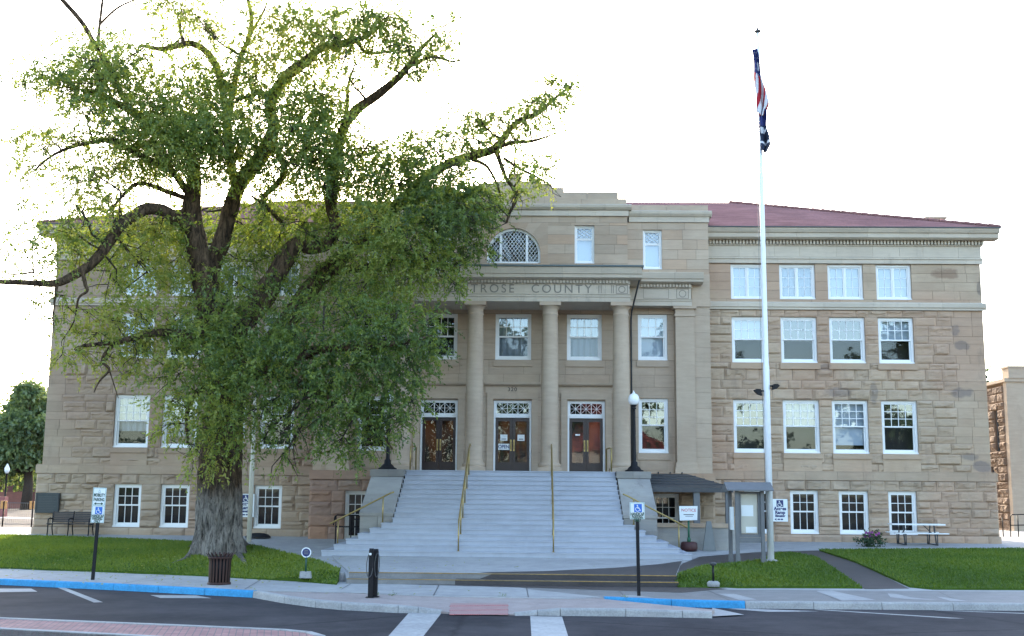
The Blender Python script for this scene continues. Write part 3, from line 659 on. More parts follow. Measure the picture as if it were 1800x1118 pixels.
def ring(cx, cz, y, r0, r1):
    for i in range(20):
        a, b_ = 2 * math.pi * i / 20, 2 * math.pi * (i + 1) / 20
        om.poly([(cx + r * math.cos(t), y, cz + r * math.sin(t)) for r, t in ((r0, a), (r1, a), (r1, b_), (r0, b_))])
def frame_(x0, x1, z0, z1, y, wd=.022):
    om.box(x0, x1, y, y + .01, z0, z0 + wd); om.box(x0, x1, y, y + .01, z1 - wd, z1); om.box(x0, x0 + wd, y, y + .01, z0 + wd, z1 - wd); om.box(x1 - wd, x1, y, y + .01, z0 + wd, z1 - wd)
for s_ in (1, -1):
    om = MB(); frame_(*sorted((s_ * 3.93, s_ * 4.38)), 9.91, 10.25, 42.212); ring(s_ * 4.155, 10.08, 42.215, .105, .135); om.build('carved_panel', M_txt, ent)
    for x in (3.28, 3.37, 3.76, 3.83): om = MB(); om.box(s_ * x - .012, s_ * x + .012, 42.212, 42.222, 9.93, 10.24); om.build('carved_groove', M_txt, ent)
    om = MB(); frame_(*sorted((s_ * 5.10, s_ * 6.10)), 9.99, 10.38, 43.672, .014); om.build('carved_panel', M_txt, ent2 if s_ > 0 else ent3)
    om = MB(); frame_(*sorted((s_ * 6.40, s_ * 6.88)), 9.99, 10.38, 43.672); ring(s_ * 6.64, 10.185, 43.674, .12, .145); om.build('carved_panel', M_txt, ent2 if s_ > 0 else ent3)
# portico ceiling
pc = MB(); pc.box(-4.4, 4.4, 42.7, 44.29, 9.62, 9.8); part(pc, 'portico_ceiling', M_smooth)
gm = MB(); gm.box(-4.95, 4.95, 41.72, 41.84, 10.865, 10.93); gm.box(-4.95, -4.83, 41.84, 43.6, 10.865, 10.93); gm.box(4.83, 4.95, 41.84, 43.6, 10.865, 10.93); part(gm, 'gutter', M_gutter)
rf = MB(); rf.poly([(-4.85, 41.83, 10.90), (4.85, 41.83, 10.90), (4.85, 43.7, 11.05), (-4.85, 43.7, 11.05)]); part(rf, 'portico_roof', M_dgrey)
dp = MB(); dp.tube([(4.86, 41.8, 10.86), (4.83, 41.95, 10.55), (4.72, 43.0, 9.9), (4.68, 44.0, 9.55), (4.66, 44.2, 9.2), (4.66, 44.2, 3.2)], .036, 8); part(dp, 'downpipe', M_dgrey)
# columns
col0 = MB(); prof = [(.44, .0), (.44, .13), (.435, .135), (.40, .15), (.43, .19), (.43, .25), (.37, .29), (.355, .34), (.335, .42), (.333, 1.6), (.328, 2.8), (.317, 4.2), (.302, 5.4), (.288, 5.88), (.30, 5.90), (.315, 5.93), (.30, 5.96), (.29, 5.98), (.29, 6.10), (.30, 6.13), (.36, 6.21), (.385, 6.24)]
col0.lathe(0, 0, prof, 32); col0.tone = 1.04; col0.box(-.45, .45, -.45, .45, -.02, .125); col0.box(-.41, .41, -.41, .41, 6.243, 6.38)
cob = part(col0, 'column', M_smooth); cob.location = Vector((1.44, 42.62, 3.22)) + OFF
for x in (-1.41, 4.14, -4.14):
    c = cob.copy(); COL.objects.link(c); c.parent = CH; c.location = Vector((x, 42.62, 3.22)) + OFF
# attic
am = MB(); YA = 43.7
ha = [(2.41, 3.19, 11.38, 12.92), (-3.19, -2.41, 11.38, 12.92), (-1.35, 1.35, 11.38, 13.02, 'arch')]
ashlar(am, -4.5, 4.5, 10.9, 13.29, YA, ha, (.36,), (.55, 1.15), .0, smooth_zone=lambda x, z: True, tv=.11, huev=.5)
r_, zs = 1.06, 11.74; nA = 33; arc = [(-r_, 11.38)] + [(-r_ * math.cos(math.pi * i / nA), zs + r_ * math.sin(math.pi * i / nA)) for i in range(nA + 1)] + [(r_, 11.38)]
def outer(p):
    dx, dz = p[0], p[1] - zs
    if p[1] <= zs: return (math.copysign(1.35, p[0]), p[1])
    t = min(1.35 / max(1e-6, abs(dx)), (13.02 - zs) / max(1e-6, dz)); return (dx * t, zs + dz * t)
for i in range(len(arc) - 1):
    if (i - 1) % 3 == 0: am.tone = random.uniform(.9, 1.07); am.hue = random.random() * .5
    p, q = arc[i], arc[i + 1]; P, Q = outer(p), outer(q)
    if abs(P[0]) > 1.3 and abs(Q[0]) < 1.345 or abs(Q[0]) > 1.3 and abs(P[0]) < 1.345: am.poly([(p[0], YA, p[1]), (q[0], YA, q[1]), (Q[0], YA, Q[1]), (math.copysign(1.35, P[0] if abs(P[0]) > .9 else Q[0]), YA, 13.02), (P[0], YA, P[1])])
    else: am.poly([(p[0], YA, p[1]), (q[0], YA, q[1]), (Q[0], YA, Q[1]), (P[0], YA, P[1])])
    t_, h_ = am.tone, am.hue; am.tone = .9; am.poly([(p[0], YA, p[1]), (p[0], YA + .25, p[1]), (q[0], YA + .25, q[1]), (q[0], YA, q[1])]); am.tone = t_
am.hue = 0; am.tone = 1; am.box(-4.49, -4.3, YA + .02, 48, 10.9, 13.3); am.box(4.3, 4.49, YA + .02, 48, 10.9, 13.3)
for s_ in (1, -1):
    m3 = lambda a, b_: (a, b_) if s_ > 0 else (-b_, -a)
    ashlar(am, *m3(4.503, 7.72), 10.97, 13.10, 43.9, [(*m3(5.13, 5.88), 11.20, 12.80)], (.36,), (.55, 1.15), .0, smooth_zone=lambda x, z: True, tv=.11, huev=.5)
    am.tone = 1; am.box(*sorted((s_ * 7.55, s_ * 7.715)), 43.92, 47, 10.97, 13.1)
def pcourse(prof, xa, xb, seg, tv=(.92, 1.07)):
    x = xa
    while x < xb - 1e-3:
        q = x + random.uniform(*seg); q = xb if xb - q < seg[0] * .6 else q
        am.tone = random.uniform(*tv); am.extr(prof, x + .004, q - .004); x = q
pcourse([(48, 13.76), (43.76, 13.76), (43.76, 14.03), (48, 14.03)], -4.48, 4.48, (1.1, 2)); pcourse([(48, 14.034), (43.86, 14.034), (43.86, 14.33), (48, 14.33)], -4.16, 4.16, (1.3, 2.4))
for a, b_ in ((4.56, 7.74), (-7.74, -4.56)): pcourse([(47, 13.56), (43.94, 13.56), (43.94, 13.82), (47, 13.82)], a, b_, (1., 1.6))
zm_ = at(905, 323, 45.2).z; am.tone = 1.0
for hw_, f_ in ((.9, 1.), (1.5, .86), (2.0, .62), (2.5, .34)): am.extr([(46.4 + hw_ * .01, 14.33), (44.8 - hw_ * .01, 14.33), (44.8 - hw_ * .01, 14.33 + (zm_ - 14.33) * f_), (46.4 + hw_ * .01, 14.33 + (zm_ - 14.33) * f_)], -hw_, hw_)
zq = at(900, 308, 45.4).z; am.box(-.32, .26, 45.1, 45.7, 14.5, zm_ + .12); am.box(-.21, .15, 45.2, 45.6, zm_ + .12, zq - .09); am.box(-.28, .22, 45.14, 45.66, zq - .09, zq)
att = part(am, 'attic', M_smooth)
at2 = MB()
def pc2(prof, xa, xb, seg):
    x = xa
    while x < xb - 1e-3:
        q = x + random.uniform(*seg); q = xb if xb - q < seg[0] * .6 else q
        at2.tone = random.uniform(.93, 1.06); at2.extr(prof, x + .003, q - .003); x = q
pc2([(48, 13.293), (43.62, 13.293), (43.62, 13.50), (43.66, 13.53), (48, 13.53)], -4.55, 4.55, (.9, 1.5)); pc2([(48, 13.533), (43.58, 13.533), (43.50, 13.62), (43.48, 13.72), (43.56, 13.757), (48, 13.757)], -4.66, 4.66, (.9, 1.4))
for a, b_ in ((4.57, 7.76), (-7.76, -4.57)):
    pc2([(47, 13.103), (43.84, 13.103), (43.84, 13.32), (47, 13.32)], a, b_, (.9, 1.5)); pc2([(47, 13.323), (43.80, 13.323), (43.72, 13.42), (43.70, 13.52), (43.78, 13.557), (47, 13.557)], a, b_ if b_ < 0 else b_ + .1, (.9, 1.4))
at2.build('attic_cornice', M_pale, att)
fp = MB(); zt_ = at(900, 252, 45.4).z; fp.tube([(-.03, 45.4, zq), (-.03, 45.4, zt_)], [.05, .035], 8); fp.lathe(-.03, 45.4, [(.0, zt_), (.07, zt_ + .05), (.07, zt_ + .12), (.0, zt_ + .17)], 8); fp.build('roof_mast', M_branch, att)
nm_ = text('house_number', '320', .22, M_black, CH, Vector((-.02, 44.255, 6.42)) + OFF, .004, spacing=1.2)

# windows ---------------------------------------------------------------
def bars(mb, x0, x1, z0, z1, nx, nz, wd, y0, y1):
    for i in range(1, nx): x = x0 + (x1 - x0) * i / nx; mb.box(x - wd / 2, x + wd / 2, y0, y1, z0, z1)
    for j in range(1, nz): z = z0 + (z1 - z0) * j / nz; mb.box(x0, x1, y0 + .003, y1 - .003, z - wd / 2, z + wd / 2)
def ring_box(mb, x0, x1, z0, z1, t, y0, y1, tb=None):
    tb = tb or t
    mb.box(x0, x0 + t, y0, y1, z0, z1); mb.box(x1 - t, x1, y0, y1, z0, z1); mb.box(x0 + t, x1 - t, y0, y1, z0, z0 + tb); mb.box(x0 + t, x1 - t, y0, y1, z1 - t, z1)
def quad_pane(name, x0, x1, z0, z1, y, mat, par):
    m = MB(); m.poly([(x0, y, z0), (x1, y, z0), (x1, y, z1), (x0, y, z1)]); return m.build(name, mat, par)
def window(xr, zr, y, kind, blind=None, mullion=(4, 3), up_refl=True):
    (a, b_), (c, d) = xr, zr; cx = (a + b_) / 2; hw = (b_ - a) / 2; h = d - c
    fr = MB(); f = .095 if kind != 'attic' else .06; yb = .11
    ring_box(fr, -hw, hw, 0, h, f, yb, yb + .12, .09); fr.box(-hw - .0, hw + .0, .04, yb + .118, -.0, .055)
    fo = fr.build('window', M_white, CH, Vector((cx, y, c)) + OFF)
    x0, x1, z0, z1 = -hw + f, hw - f, .09, h - f; ym = yb + .05
    if kind == 'f3':
        s = MB(); ring_box(s, x0, -.022, z0, z1, .045, ym, ym + .05); ring_box(s, .022, x1, z0, z1, .045, ym, ym + .05); s.box(-.021, .021, ym - .02, ym + .05, z0, z1)
        bars(s, x0 + .045, -.067, z0 + .045, z1 - .045, 2, 3, .016, ym + .01, ym + .04); bars(s, .067, x1 - .045, z0 + .045, z1 - .045, 2, 3, .016, ym + .01, ym + .04)
        s.build('sash', M_white, fo); quad_pane('pane', x0, x1, z0, z1, ym + .03, M_glass, fo)
    elif kind == 'attic':
        zm = z0 + (z1 - z0) * .64; s = MB(); ring_box(s, x0, x1, z0, zm + .02, .045, ym, ym + .05); ring_box(s, x0, x1, zm + .021, z1, .04, ym - .01, ym + .04)
        s.build('sash', M_white, fo); t = MB(); w_, hh = x1 - x0 - .08, z1 - zm - .08; nx = 3
        for q in range(-4, 5):
            for sg in (1, -1):
                pts = []
                for u in np.linspace(0, 1, 25):
                    xx = x0 + .04 + w_ * (q / nx + u * sg) if sg > 0 else x0 + .04 + w_ * (q / nx + 1 - u); zz2 = zm + .06 + hh * u
                    if x0 + .03 <= xx <= x1 - .03: pts.append((xx, ym + .0, zz2))
                if len(pts) > 2: t.tube([pts[0], pts[-1]], .011, 4)
        t.build('lattice', M_white, fo); quad_pane('pane', x0, x1, z0, z1, ym + .03, M_glass, fo)
    else:
        zm = z0 + (z1 - z0) * (.5 if kind != 'f1' else .5)
        up = MB(); ring_box(up, x0, x1, zm, z1, .05, ym - .02, ym + .03); bars(up, x0 + .05, x1 - .05, zm + .05, z1 - .05, mullion[0], mullion[1], .024, ym - .01, ym + .02); up.build('upper_sash', M_white, fo)
        lo = MB(); ring_box(lo, x0, x1, z0, zm + .045, .055, ym + .031, ym + .075, .08)
        if kind == 'fb': bars(lo, x0 + .055, x1 - .055, z0 + .08, zm - .01, 3, 1, .022, ym + .04, ym + .07)
        lo.build('lower_sash', M_white, fo)
        quad_pane('pane', x0 + .04, x1 - .04, zm + .04, z1 - .04, ym + .006, (M_glass if kind != 'fb' else M_gdark), fo)
        quad_pane('pane', x0 + .04, x1 - .04, z0 + .05, zm + .01, ym + .055, (M_screen if kind != 'fb' else M_gdark), fo)
    if blind:
        mt, zt, zb = blind; m = MB(); n_ = 28
        for i in range(n_):
            xa, xb = x0 + (x1 - x0) * i / n_, x0 + (x1 - x0) * (i + 1) / n_
            ya, yb_ = ym + .16 + (.035 * math.sin(i * 1.1) if mt is M_curt else 0), ym + .16 + (.035 * math.sin((i + 1) * 1.1) if mt is M_curt else 0)
            m.poly([(xa, ya, z0 + (z1 - z0) * zb), (xb, yb_, z0 + (z1 - z0) * zb), (xb, yb_, z0 + (z1 - z0) * zt), (xa, ya, z0 + (z1 - z0) * zt)])
        m.build('blind' if mt is M_blind else 'curtain', mt, fo)
    return fo
for xr, zr, y, kind, sgn, i in GLASS_JOBS:
    bl = None
    if kind == 'f3': bl = (M_blind, 1., 0.) if i != 1 else (M_curt, 1., 0.)
    if kind == 'f1' and sgn > 0: bl = {1: (M_curt, 1., .5), 2: (M_blind, 1., .13), 3: None}.get(i)
    if kind == 'f1' and sgn < 0: bl = {3: (M_curt, 1., .30), 2: (M_curt, 1., .2), 1: (M_blind, 1., .5)}.get(i)
    if kind == 'f2': bl = {0: (M_blind, 1., .52), 3: (M_blind, 1., .5)}.get(i)
    window(xr, zr, y, kind, bl, (4, 3) if kind == 'f1' else (4, 2) if kind == 'f2' else (3, 2))
for i, xr in enumerate(CW2): window(xr, (7.60, 9.44), YD, 'f2', (M_curt, 1., 0.) if i else None, (4, 2))
for i, xr in enumerate(SW):
    window(xr, (7.62, 9.46), YD, 'f2', (M_blind, 1., 0.) if i else None, (3, 2)); window(xr, (3.98, 6.12), YD, 'f1', None, (3, 3))
for a, b_ in ((5.42, 6.42), (-6.42, -5.42)): window((a, b_), (.55, 2.42), 43.80, 'fb', None, (3, 2))
for q in (2.41, -3.19): window((q, q + .78), (11.38, 12.92), YA, 'attic', (M_blind, 1., 0.))
for q in (5.13, -5.88): window((q, q + .75), (11.20, 12.80), 43.9, 'attic', (M_blind, 1., 0.))
# lunette
lf = MB(); yl_ = YA + .12
def arcframe(mb, r0, r1, y0, y1):
    pr = [(-1, 11.42)] + [(-math.cos(math.pi * i / 24), math.sin(math.pi * i / 24)) for i in range(25)] + [(1, 11.42)]
    def pt(k, r): p = pr[k]; return (p[0] * r, 11.42) if k in (0, 26) else (p[0] * r, zs + p[1] * r)
    for k in range(26):
        A_, B_, C_, D_ = pt(k, r0), pt(k, r1), pt(k + 1, r1), pt(k + 1, r0)
        mb.poly([(A_[0], y0, A_[1]), (B_[0], y0, B_[1]), (C_[0], y0, C_[1]), (D_[0], y0, D_[1])]); mb.poly([(A_[0], y0, A_[1]), (D_[0], y0, D_[1]), (D_[0], y1, D_[1]), (A_[0], y1, A_[1])])
arcframe(lf, .97, 1.06, yl_, yl_ + .12); lf.box(-.97, .97, yl_, yl_ + .1, 11.38, 11.46)
for s_ in (1, -1): lf.box(s_ * .52 - .045, s_ * .52 + .045, yl_ - .01, yl_ + .1, 11.461, zs + .80)
lun = lf.build('lunette_window', M_white, CH, OFF)
lt = MB()
def inside(x, z): return 11.46 < z and (abs(x) < .97 if z < zs else math.hypot(x, z - zs) < .97)
for sg in (1, -1):
    for k in range(-26, 27):
        pts = [(x, yl_ + .05 + .004 * sg, 12.0 + sg * (x * 1.35 - k * .19)) for x in np.linspace(-1, 1, 120)]; pts = [p for p in pts if inside(p[0], p[2])]
        if len(pts) > 3: lt.tube([pts[0], pts[-1]], .013, 4)
lt.build('lattice', M_white, lun)
pg = MB(); pg.poly([(-.97, yl_ + .08, 11.45), (.97, yl_ + .08, 11.45)] + [(.97 * math.cos(math.pi * i / 24), yl_ + .08, zs + .97 * math.sin(math.pi * i / 24)) for i in range(25)]); pg.build('pane', M_screen, lun)
# doors
for i, (a, b_) in enumerate(DO):
    cx = (a + b_) / 2; hw = (b_ - a) / 2; base = Vector((cx, YD, 3.2)) + OFF
    fr = MB(); fr.box(-hw, -hw + .07, .10, .24, 0, 2.8); fr.box(hw - .07, hw, .10, .24, 0, 2.8); fr.box(-hw + .07, hw - .07, .10, .24, 2.73, 2.8); fr.box(-hw + .07, hw - .07, .08, .24, 2.12, 2.24)
    df = fr.build('door_frame', M_white, CH, base)
    tm = MB(); x0, x1, z0, z1 = -hw + .07, hw - .07, 2.24, 2.73; ring_box(tm, x0, x1, z0, z1, .04, .12, .17)
    for k in range(3):
        xa, xb = x0 + .04 + (x1 - x0 - .08) * k / 3, x0 + .04 + (x1 - x0 - .08) * (k + 1) / 3; mx, mz = (xa + xb) / 2, (z0 + z1) / 2; zl, zh = z0 + .04, z1 - .04
        for p, q in (((xa, zl), (xb, zh)), ((xa, zh), (xb, zl)), ((mx, zl), (mx, zh)), ((xa, mz), (xb, mz))): tm.tube([(p[0], .15, p[1]), (q[0], .15, q[1])], .012, 4)
        if k: tm.box(xa - .012, xa + .012, .13, .165, zl, zh)
    to = tm.build('transom', M_white, CH, base); quad_pane('pane', x0, x1, z0, z1, .168, M_glass if i == 1 else M_gdark, to)
    for s_ in (-1, 1):
        xa, xb = sorted((s_ * .006, s_ * (hw - .07))); lf_ = MB(); st = .11
        lf_.box(xa, xa + st, .16, .205, .01, 2.11); lf_.box(xb - st, xb, .16, .205, .01, 2.11); lf_.box(xa + st, xb - st, .16, .205, .01, .38); lf_.box(xa + st, xb - st, .16, .205, 1.98, 2.11)
        do = lf_.build('door', M_wood, CH, base); quad_pane('pane', xa + st, xb - st, .38, 1.98, .185, M_gdoor, do)
        hd = MB(); hx = s_ * .06; hd.box(hx - .03, hx + .03, .145, .158, .82, 1.26); hd.tube([(hx, .145, .9), (hx, .10, .93), (hx, .10, 1.15), (hx, .145, 1.18)], .013, 6); hd.build('handle', M_brass, do)
        if i == 1:
            nt_ = MB(); xm_ = (xa + xb) / 2; nt_.box(xm_ - .14, xm_ + .14, .17, .178, 1.22, 1.46); nt_.mi = 1; nt_.box(xm_ - .09, xm_ + .09, .166, .169, 1.27, 1.30); nt_.build('paper_notice', [M_sign, M_dgrey], do)
            if s_ < 0:
                nt_ = MB(); nt_.box(xa + .115, xa + .115 + .44, .17, .178, .86, 1.10); on = nt_.build('open_sign', M_sign, do); text('lettering', 'OPEN', .19, M_navy, on, Vector((xa + .33, .166, .98)), .002, sx=.86, bold=.004)
        elif i == 2 and s_ < 0:
            nt_ = MB(); nt_.box(-.42, -.24, .17, .178, 1.44, 1.50); nt_.build('paper_notice', M_sign, do)
    wm = MB(); wm.poly([(-hw, .95, .0), (hw, .95, .0), (hw, .95, 2.1), (-hw, .95, 2.1)]); wm.build('lit_hallway', M_warm, df)
# ---------------------------------------------------------------- front stairs
ST = empty('front_stairs', (0, 36.3, .4)); tag(ST, 'wide flight of pale blue grey painted steps up to the portico', 'stairs')
SO = Vector((0, -36.3, -.4))
nR, rise, run = 17, 2.8 / 17, 5.3 / 16
sm_ = MB()
for k in range(nR):
    y = 36.3 + k * run; z1 = .4 + (k + 1) * rise; z0 = .4 + k * rise - (.3 if k == 0 else 0); hw = 5.85 - k * run if k < 6 else 3.86 - .004 * (k - 6)
    yb = 41.62 if k < nR - 1 else 44.25
    yend = min(yb, y + run + .03) if k >= 6 else 39.2
    if k == nR - 1: yend = 44.25
    # a shaded riser, tread nosing and end returns
    sm_.tone = 1
    sm_.box(-hw, hw, y, yend, z0, z1 - .035); sm_.box(-hw - .02, hw + .02, y - .028, yend, z1 - .034, z1)
part_steps = sm_.build('steps', M_stepm, ST, SO)
for s_ in (1, -1):
    ck = MB()
    m3 = lambda a, b_: (a, b_) if s_ > 0 else (-b_, -a)
    xi = lambda y: 3.90
    # masonry front, sloping slab, cap
    ck.tone = .95; ck.hue = 0
    z = .35
    for zt in (.72, 1.16, 1.60):
        for x0, x1 in ((3.90, 4.42), (4.43, 5.02)): ck.tone = random.uniform(.8, 1.02); ck.box(*m3(x0, x1), 38.62, 43.6, z, zt - .008)
        z = zt
    ck.tone = .98; ck.extr([(38.58, 1.60), (38.58, 1.70), (39.85, 2.33), (39.85, 1.60)], *m3(3.88, 5.04)); ck.tone = 1.1; ck.extr([(39.856, 1.60), (39.856, 2.335), (41.14, 2.965), (41.14, 1.60)], *m3(3.88, 5.04))
    ck.tone = .9; ck.box(*m3(3.88, 5.04), 41.146, 43.6, 1.6, 2.96); ck.tone = .8; ck.box(*m3(3.84, 4.44), 41.08, 43.6, 2.964, 3.21); ck.tone = .88; ck.box(*m3(4.446, 5.08), 41.08, 43.6, 2.964, 3.21)
    ck.build('cheek_wall', M_cheek, ST, SO)

def handrail(name, label, pts, posts, group='brass handrails on the steps', r=.028):
    o = empty(name, pts[0]); tag(o, label, 'handrail', group); O = -Vector(pts[0])
    m = MB(); m.tube([Vector(p) + O for p in pts], r, 8); m.build('rail', M_brass, o)
    for (x, y, z0, z1) in posts:
        q = MB(); q.tube([Vector((x, y, z0)) + O, Vector((x, y, z1)) + O], r * .85, 8); q.lathe(x + O.x, y + O.y, [(.06, z0 + O.z), (.055, z0 + .015 + O.z)], 10); q.build('post', M_brass, o)
    return o
def sz_(y): return .4 + min(nR, math.floor((y - 36.3) / run + 1e-6) + 1) * rise
for x, lab in ((-1.52, 'brass handrail on the stair centre, nearer the tree'), (1.50, 'brass handrail on the stair centre, nearer the flagpole')):
    ys = [36.45 + run * k for k in (0, 3, 6, 9, 12, 15.2)]
    zt = lambda y: .4 + rise + (y - 36.45) / run * rise + .95
    handrail('handrail', lab, [(x, ys[0] + .0, sz_(ys[0]) + .9), (x, ys[0] + .06, zt(ys[0]) + .01)] + [(x, y, zt(y)) for y in (38, 40, 41.5)] + [(x, 42.0, 3.2 + .98), (x, 42.25, 3.2 + .93)], [(x, y, sz_(y), zt(y)) for y in ys])
for s_, lab in ((-1, 'short slanting brass rail beside the steps, below the tree'), (1, 'short slanting brass rail beside the steps, near the noticeboard')):
    zt = lambda x: 1.34 + (5.95 - abs(x)) * .52
    yy = 38.42
    handrail('handrail', lab, [(s_ * 6.0, yy, 1.32), (s_ * 5.0, yy, zt(5.0)), (s_ * 4.0, yy, zt(4.0)), (s_ * 3.86, yy, zt(3.9))], [(s_ * 5.72, yy, .5, zt(5.72)), (s_ * 4.22, yy, 1.38, zt(4.22))])
for s_, lab in ((-1, 'pair of small brass posts at the stair top beside the door nearest the tree'), (1, 'small brass hoop rail at the stair top beside the lamp with the clear view')):
    handrail('handrail', lab, [(s_ * 3.70, 41.75, 3.25), (s_ * 3.70, 41.75, 4.05), (s_ * 3.66, 42.05, 4.08), (s_ * 3.56, 42.4, 4.05), (s_ * 3.56, 42.4, 3.25)], [(s_ * 3.70, 41.75, 3.2, 3.5), (s_ * 3.56, 42.4, 3.2, 3.5)])
def lamp_post(x, y, z, label):
    o = empty('lamp_post', (x, y, z)); tag(o, label, 'lamp post', 'globe lamp posts flanking the steps')
    m = MB(); m.lathe(0, 0, [(.34, 0), (.34, .05), (.26, .08), (.22, .14), (.13, .22), (.12, .34), (.08, .38), (.075, .42), (.065, 1.2), (.06, 2.2), (.055, 2.28), (.09, 2.30), (.09, 2.34), (.06, 2.36), (.10, 2.42), (.13, 2.44)], 14); m.build('post', M_black, o)
    g_ = MB(); g_.lathe(0, 0, [(.10, 2.442), (.15, 2.48), (.195, 2.56), (.21, 2.65), (.195, 2.74), (.15, 2.82), (.08, 2.86), (.045, 2.875), (.045, 2.91), (.02, 2.93), (.012, 2.98)], 18); g_.build('globe', M_globe, o)
lamp_post(4.53, 41.7, 3.21, 'black lamp post with white globe in front of the rightmost column')
lamp_post(-4.53, 41.7, 3.21, 'black lamp post half hidden by the drooping tree foliage')

# ---------------------------------------------------------------- ramp canopy and things beside it
rc = empty('ramp_canopy', (6.5, 41.5, .5)); tag(rc, 'low dark metal canopy over the ramp beside the steps', 'canopy'); O = Vector((-6.5, -41.5, -.5))
m = MB(); xL, xR = 5.06, 8.0
e0, e1 = at(1295, 861, 40.9).z, at(1250, 836, 43.6).z
m.poly([(xL, 40.9, e0 + .08), (xR, 40.9, e0 + .08), (xR - 1.3, 43.6, 3.18), (xL, 43.6, 3.18)]); m.poly([(xR, 40.9, e0 + .08), (xR, 43.6, e0 + .08), (xR - 1.3, 43.6, 3.18)])
m.box(xL, xR, 40.9, 40.95, e0 - .10, e0 + .078); m.box(xR - .05, xR, 40.951, 43.6, e0 - .10, e0 + .078); m.box(xL, xR - .06, 40.96, 43.6, e0 - .08, e0 - .05)
for k in range(1, 5):
    f = k / 5; m.tube([(xL, 40.9 + 2.7 * f, e0 + .09 + (3.18 - e0 - .08) * f), (xR - 1.3 * f, 40.9 + 2.7 * f, e0 + .09 + (3.18 - e0 - .08) * f)], .022, 4)
for x in np.arange(5.6, 6.9, .45): m.tube([(x, 43.55, 3.2), (x, 43.4, 3.22)], .03, 5)
m.build('roof', M_dgrey, rc, O)
m = MB(); x = at(1225, 890, 41.).x; m.box(x - .11, x + .11, 40.97, 41.19, .9, e0 - .1); m.build('post', M_kiosk, rc, O)
m = MB(); m.box(7.72, 7.86, 40.97, 41.1, .9, e0 - .1); m.build('post', M_kiosk, rc, O)
rw = MB(); rw.box(5.06, 7.95, 40.2, 40.42, .3, 1.27); tag(rw.build('ramp_wall', M_cheek), 'grey concrete ramp wall with stone coping under the metal canopy', 'wall')
rwo = bpy.data.objects['ramp_wall']; m = MB(); x = 5.06
while x < 7.9: m.tone = random.uniform(.9, 1.05); m.box(x + .003, min(7.98, x + .9) - .003, 40.14, 40.46, 1.273, 1.41); x += .9
m.build('coping', M_base, rwo)
# free-standing notice in a bucket base
p = gp(1208, 966); o = empty('notice_stand', (p.x, 39.7, H(p.x, 39.7))); tag(o, 'white paper notice on a green pole in a dark red tub', 'sign'); zt = at(1208, 915, 39.7).z - o.location.z
m = MB(); m.lathe(0, 0, [(.27, 0), (.30, .10), (.28, .26), (.22, .30)], 14); m.build('tub', plain('dark_red_tub', (.055, .015, .014), .6), o)
m = MB(); m.tube([(0, 0, .28), (0, 0, zt)], .035, 8); m.lathe(0, 0, [(.07, .28), (.05, .45)], 8); m.build('pole', plain('green_pole', (.015, .10, .05), .5), o)
m = MB(); m.extry([(-.31, zt), (.29, zt + .02), (.31, zt + .50), (-.33, zt + .49)], -.06, -.04); b_ = m.build('board', M_sign, o); text('lettering', 'NOTICE', .14, M_redt, b_, Vector((0, -.064, zt + .35)), .002); m = MB(); m.box(-.18, .18, -.064, -.0605, zt + .19, zt + .215); m.box(-.12, .14, -.064, -.0605, zt + .14, zt + .155); m.build('print', M_dgrey, b_)
p = gp(1245, 967); m = MB(); zb_ = H(p.x, 39.8)
prof = [(-.24, 0), (.24, 0), (.22, .03), (.075, 1.0), (-.075, 1.0), (-.22, .03)]
m.extry([(p.x + a, zb_ + c) for a, c in prof], 39.74, 39.88); tag(m.build('tapered_bollard', plain('weathered_grey_steel', (.17, .18, .175), .6, var=.2)), 'narrow grey tapering post standing against the ramp wall', 'bollard')
# noticeboard kiosk
p = gp(1318, 984); KX, KY = at(1313, 984, 35.6).x, 35.6; KZ = H(KX, KY); o = empty('noticeboard', (KX, KY, KZ)); tag(o, 'grey roofed noticeboard kiosk with paper behind its glass', 'noticeboard')
kw = .62; kh = at(1313, 862, 35.6).z - KZ; kt = at(1313, 852, 35.6).z - KZ
m = MB()
for x, y in ((-.30, -.14), (.48, -.14), (-.43, .36)):
    q = MB(); q.box(x - .055, x + .055, y - .055, y + .055, 0, kh); q.box(x - .07, x + .07, y - .07, y + .07, 0, .22); q.build('post', M_kiosk if x > -.5 else M_dgrey, o)
m.extr([(-.40, kh - .02), (-.40, kh + .02), (.1, kt + .08), (.56, kh + .02), (.56, kh - .02)], -.64, .80); m.build('roof', M_kiosk, o)
m = MB(); ring_box(m, -.245, .425, .78, kh - .03, .07, -.12, .0, .09); m.box(-.25, .43, -.17, -.121, .62, .775); m.box(-.24, .42, -.02, .0, .9, kh - .05); cab = m.build('cabinet', M_kiosk, o)
m = MB(); m.box(-.17, .35, -.04, -.025, .9, kh - .12); m.build('backing', plain('pale_cork_board', (.52, .50, .42), .8, var=.12, scale=3), cab)
m = MB(); m.box(-.15, .22, -.05, -.041, 1.42, 1.76); m.box(-.02, .33, -.05, -.041, .92, 1.1); m.build('paper', M_sign, cab); quad_pane('pane', -.175, .355, .87, kh - .1, -.10, M_gdark, cab)
m = MB(); m.box(-.46, -.38, -.04, .30, 1.0, 1.7); m.box(-.47, -.46, -.02, .2, 1.2, 1.65); m.build('side_panel', M_sign, o)
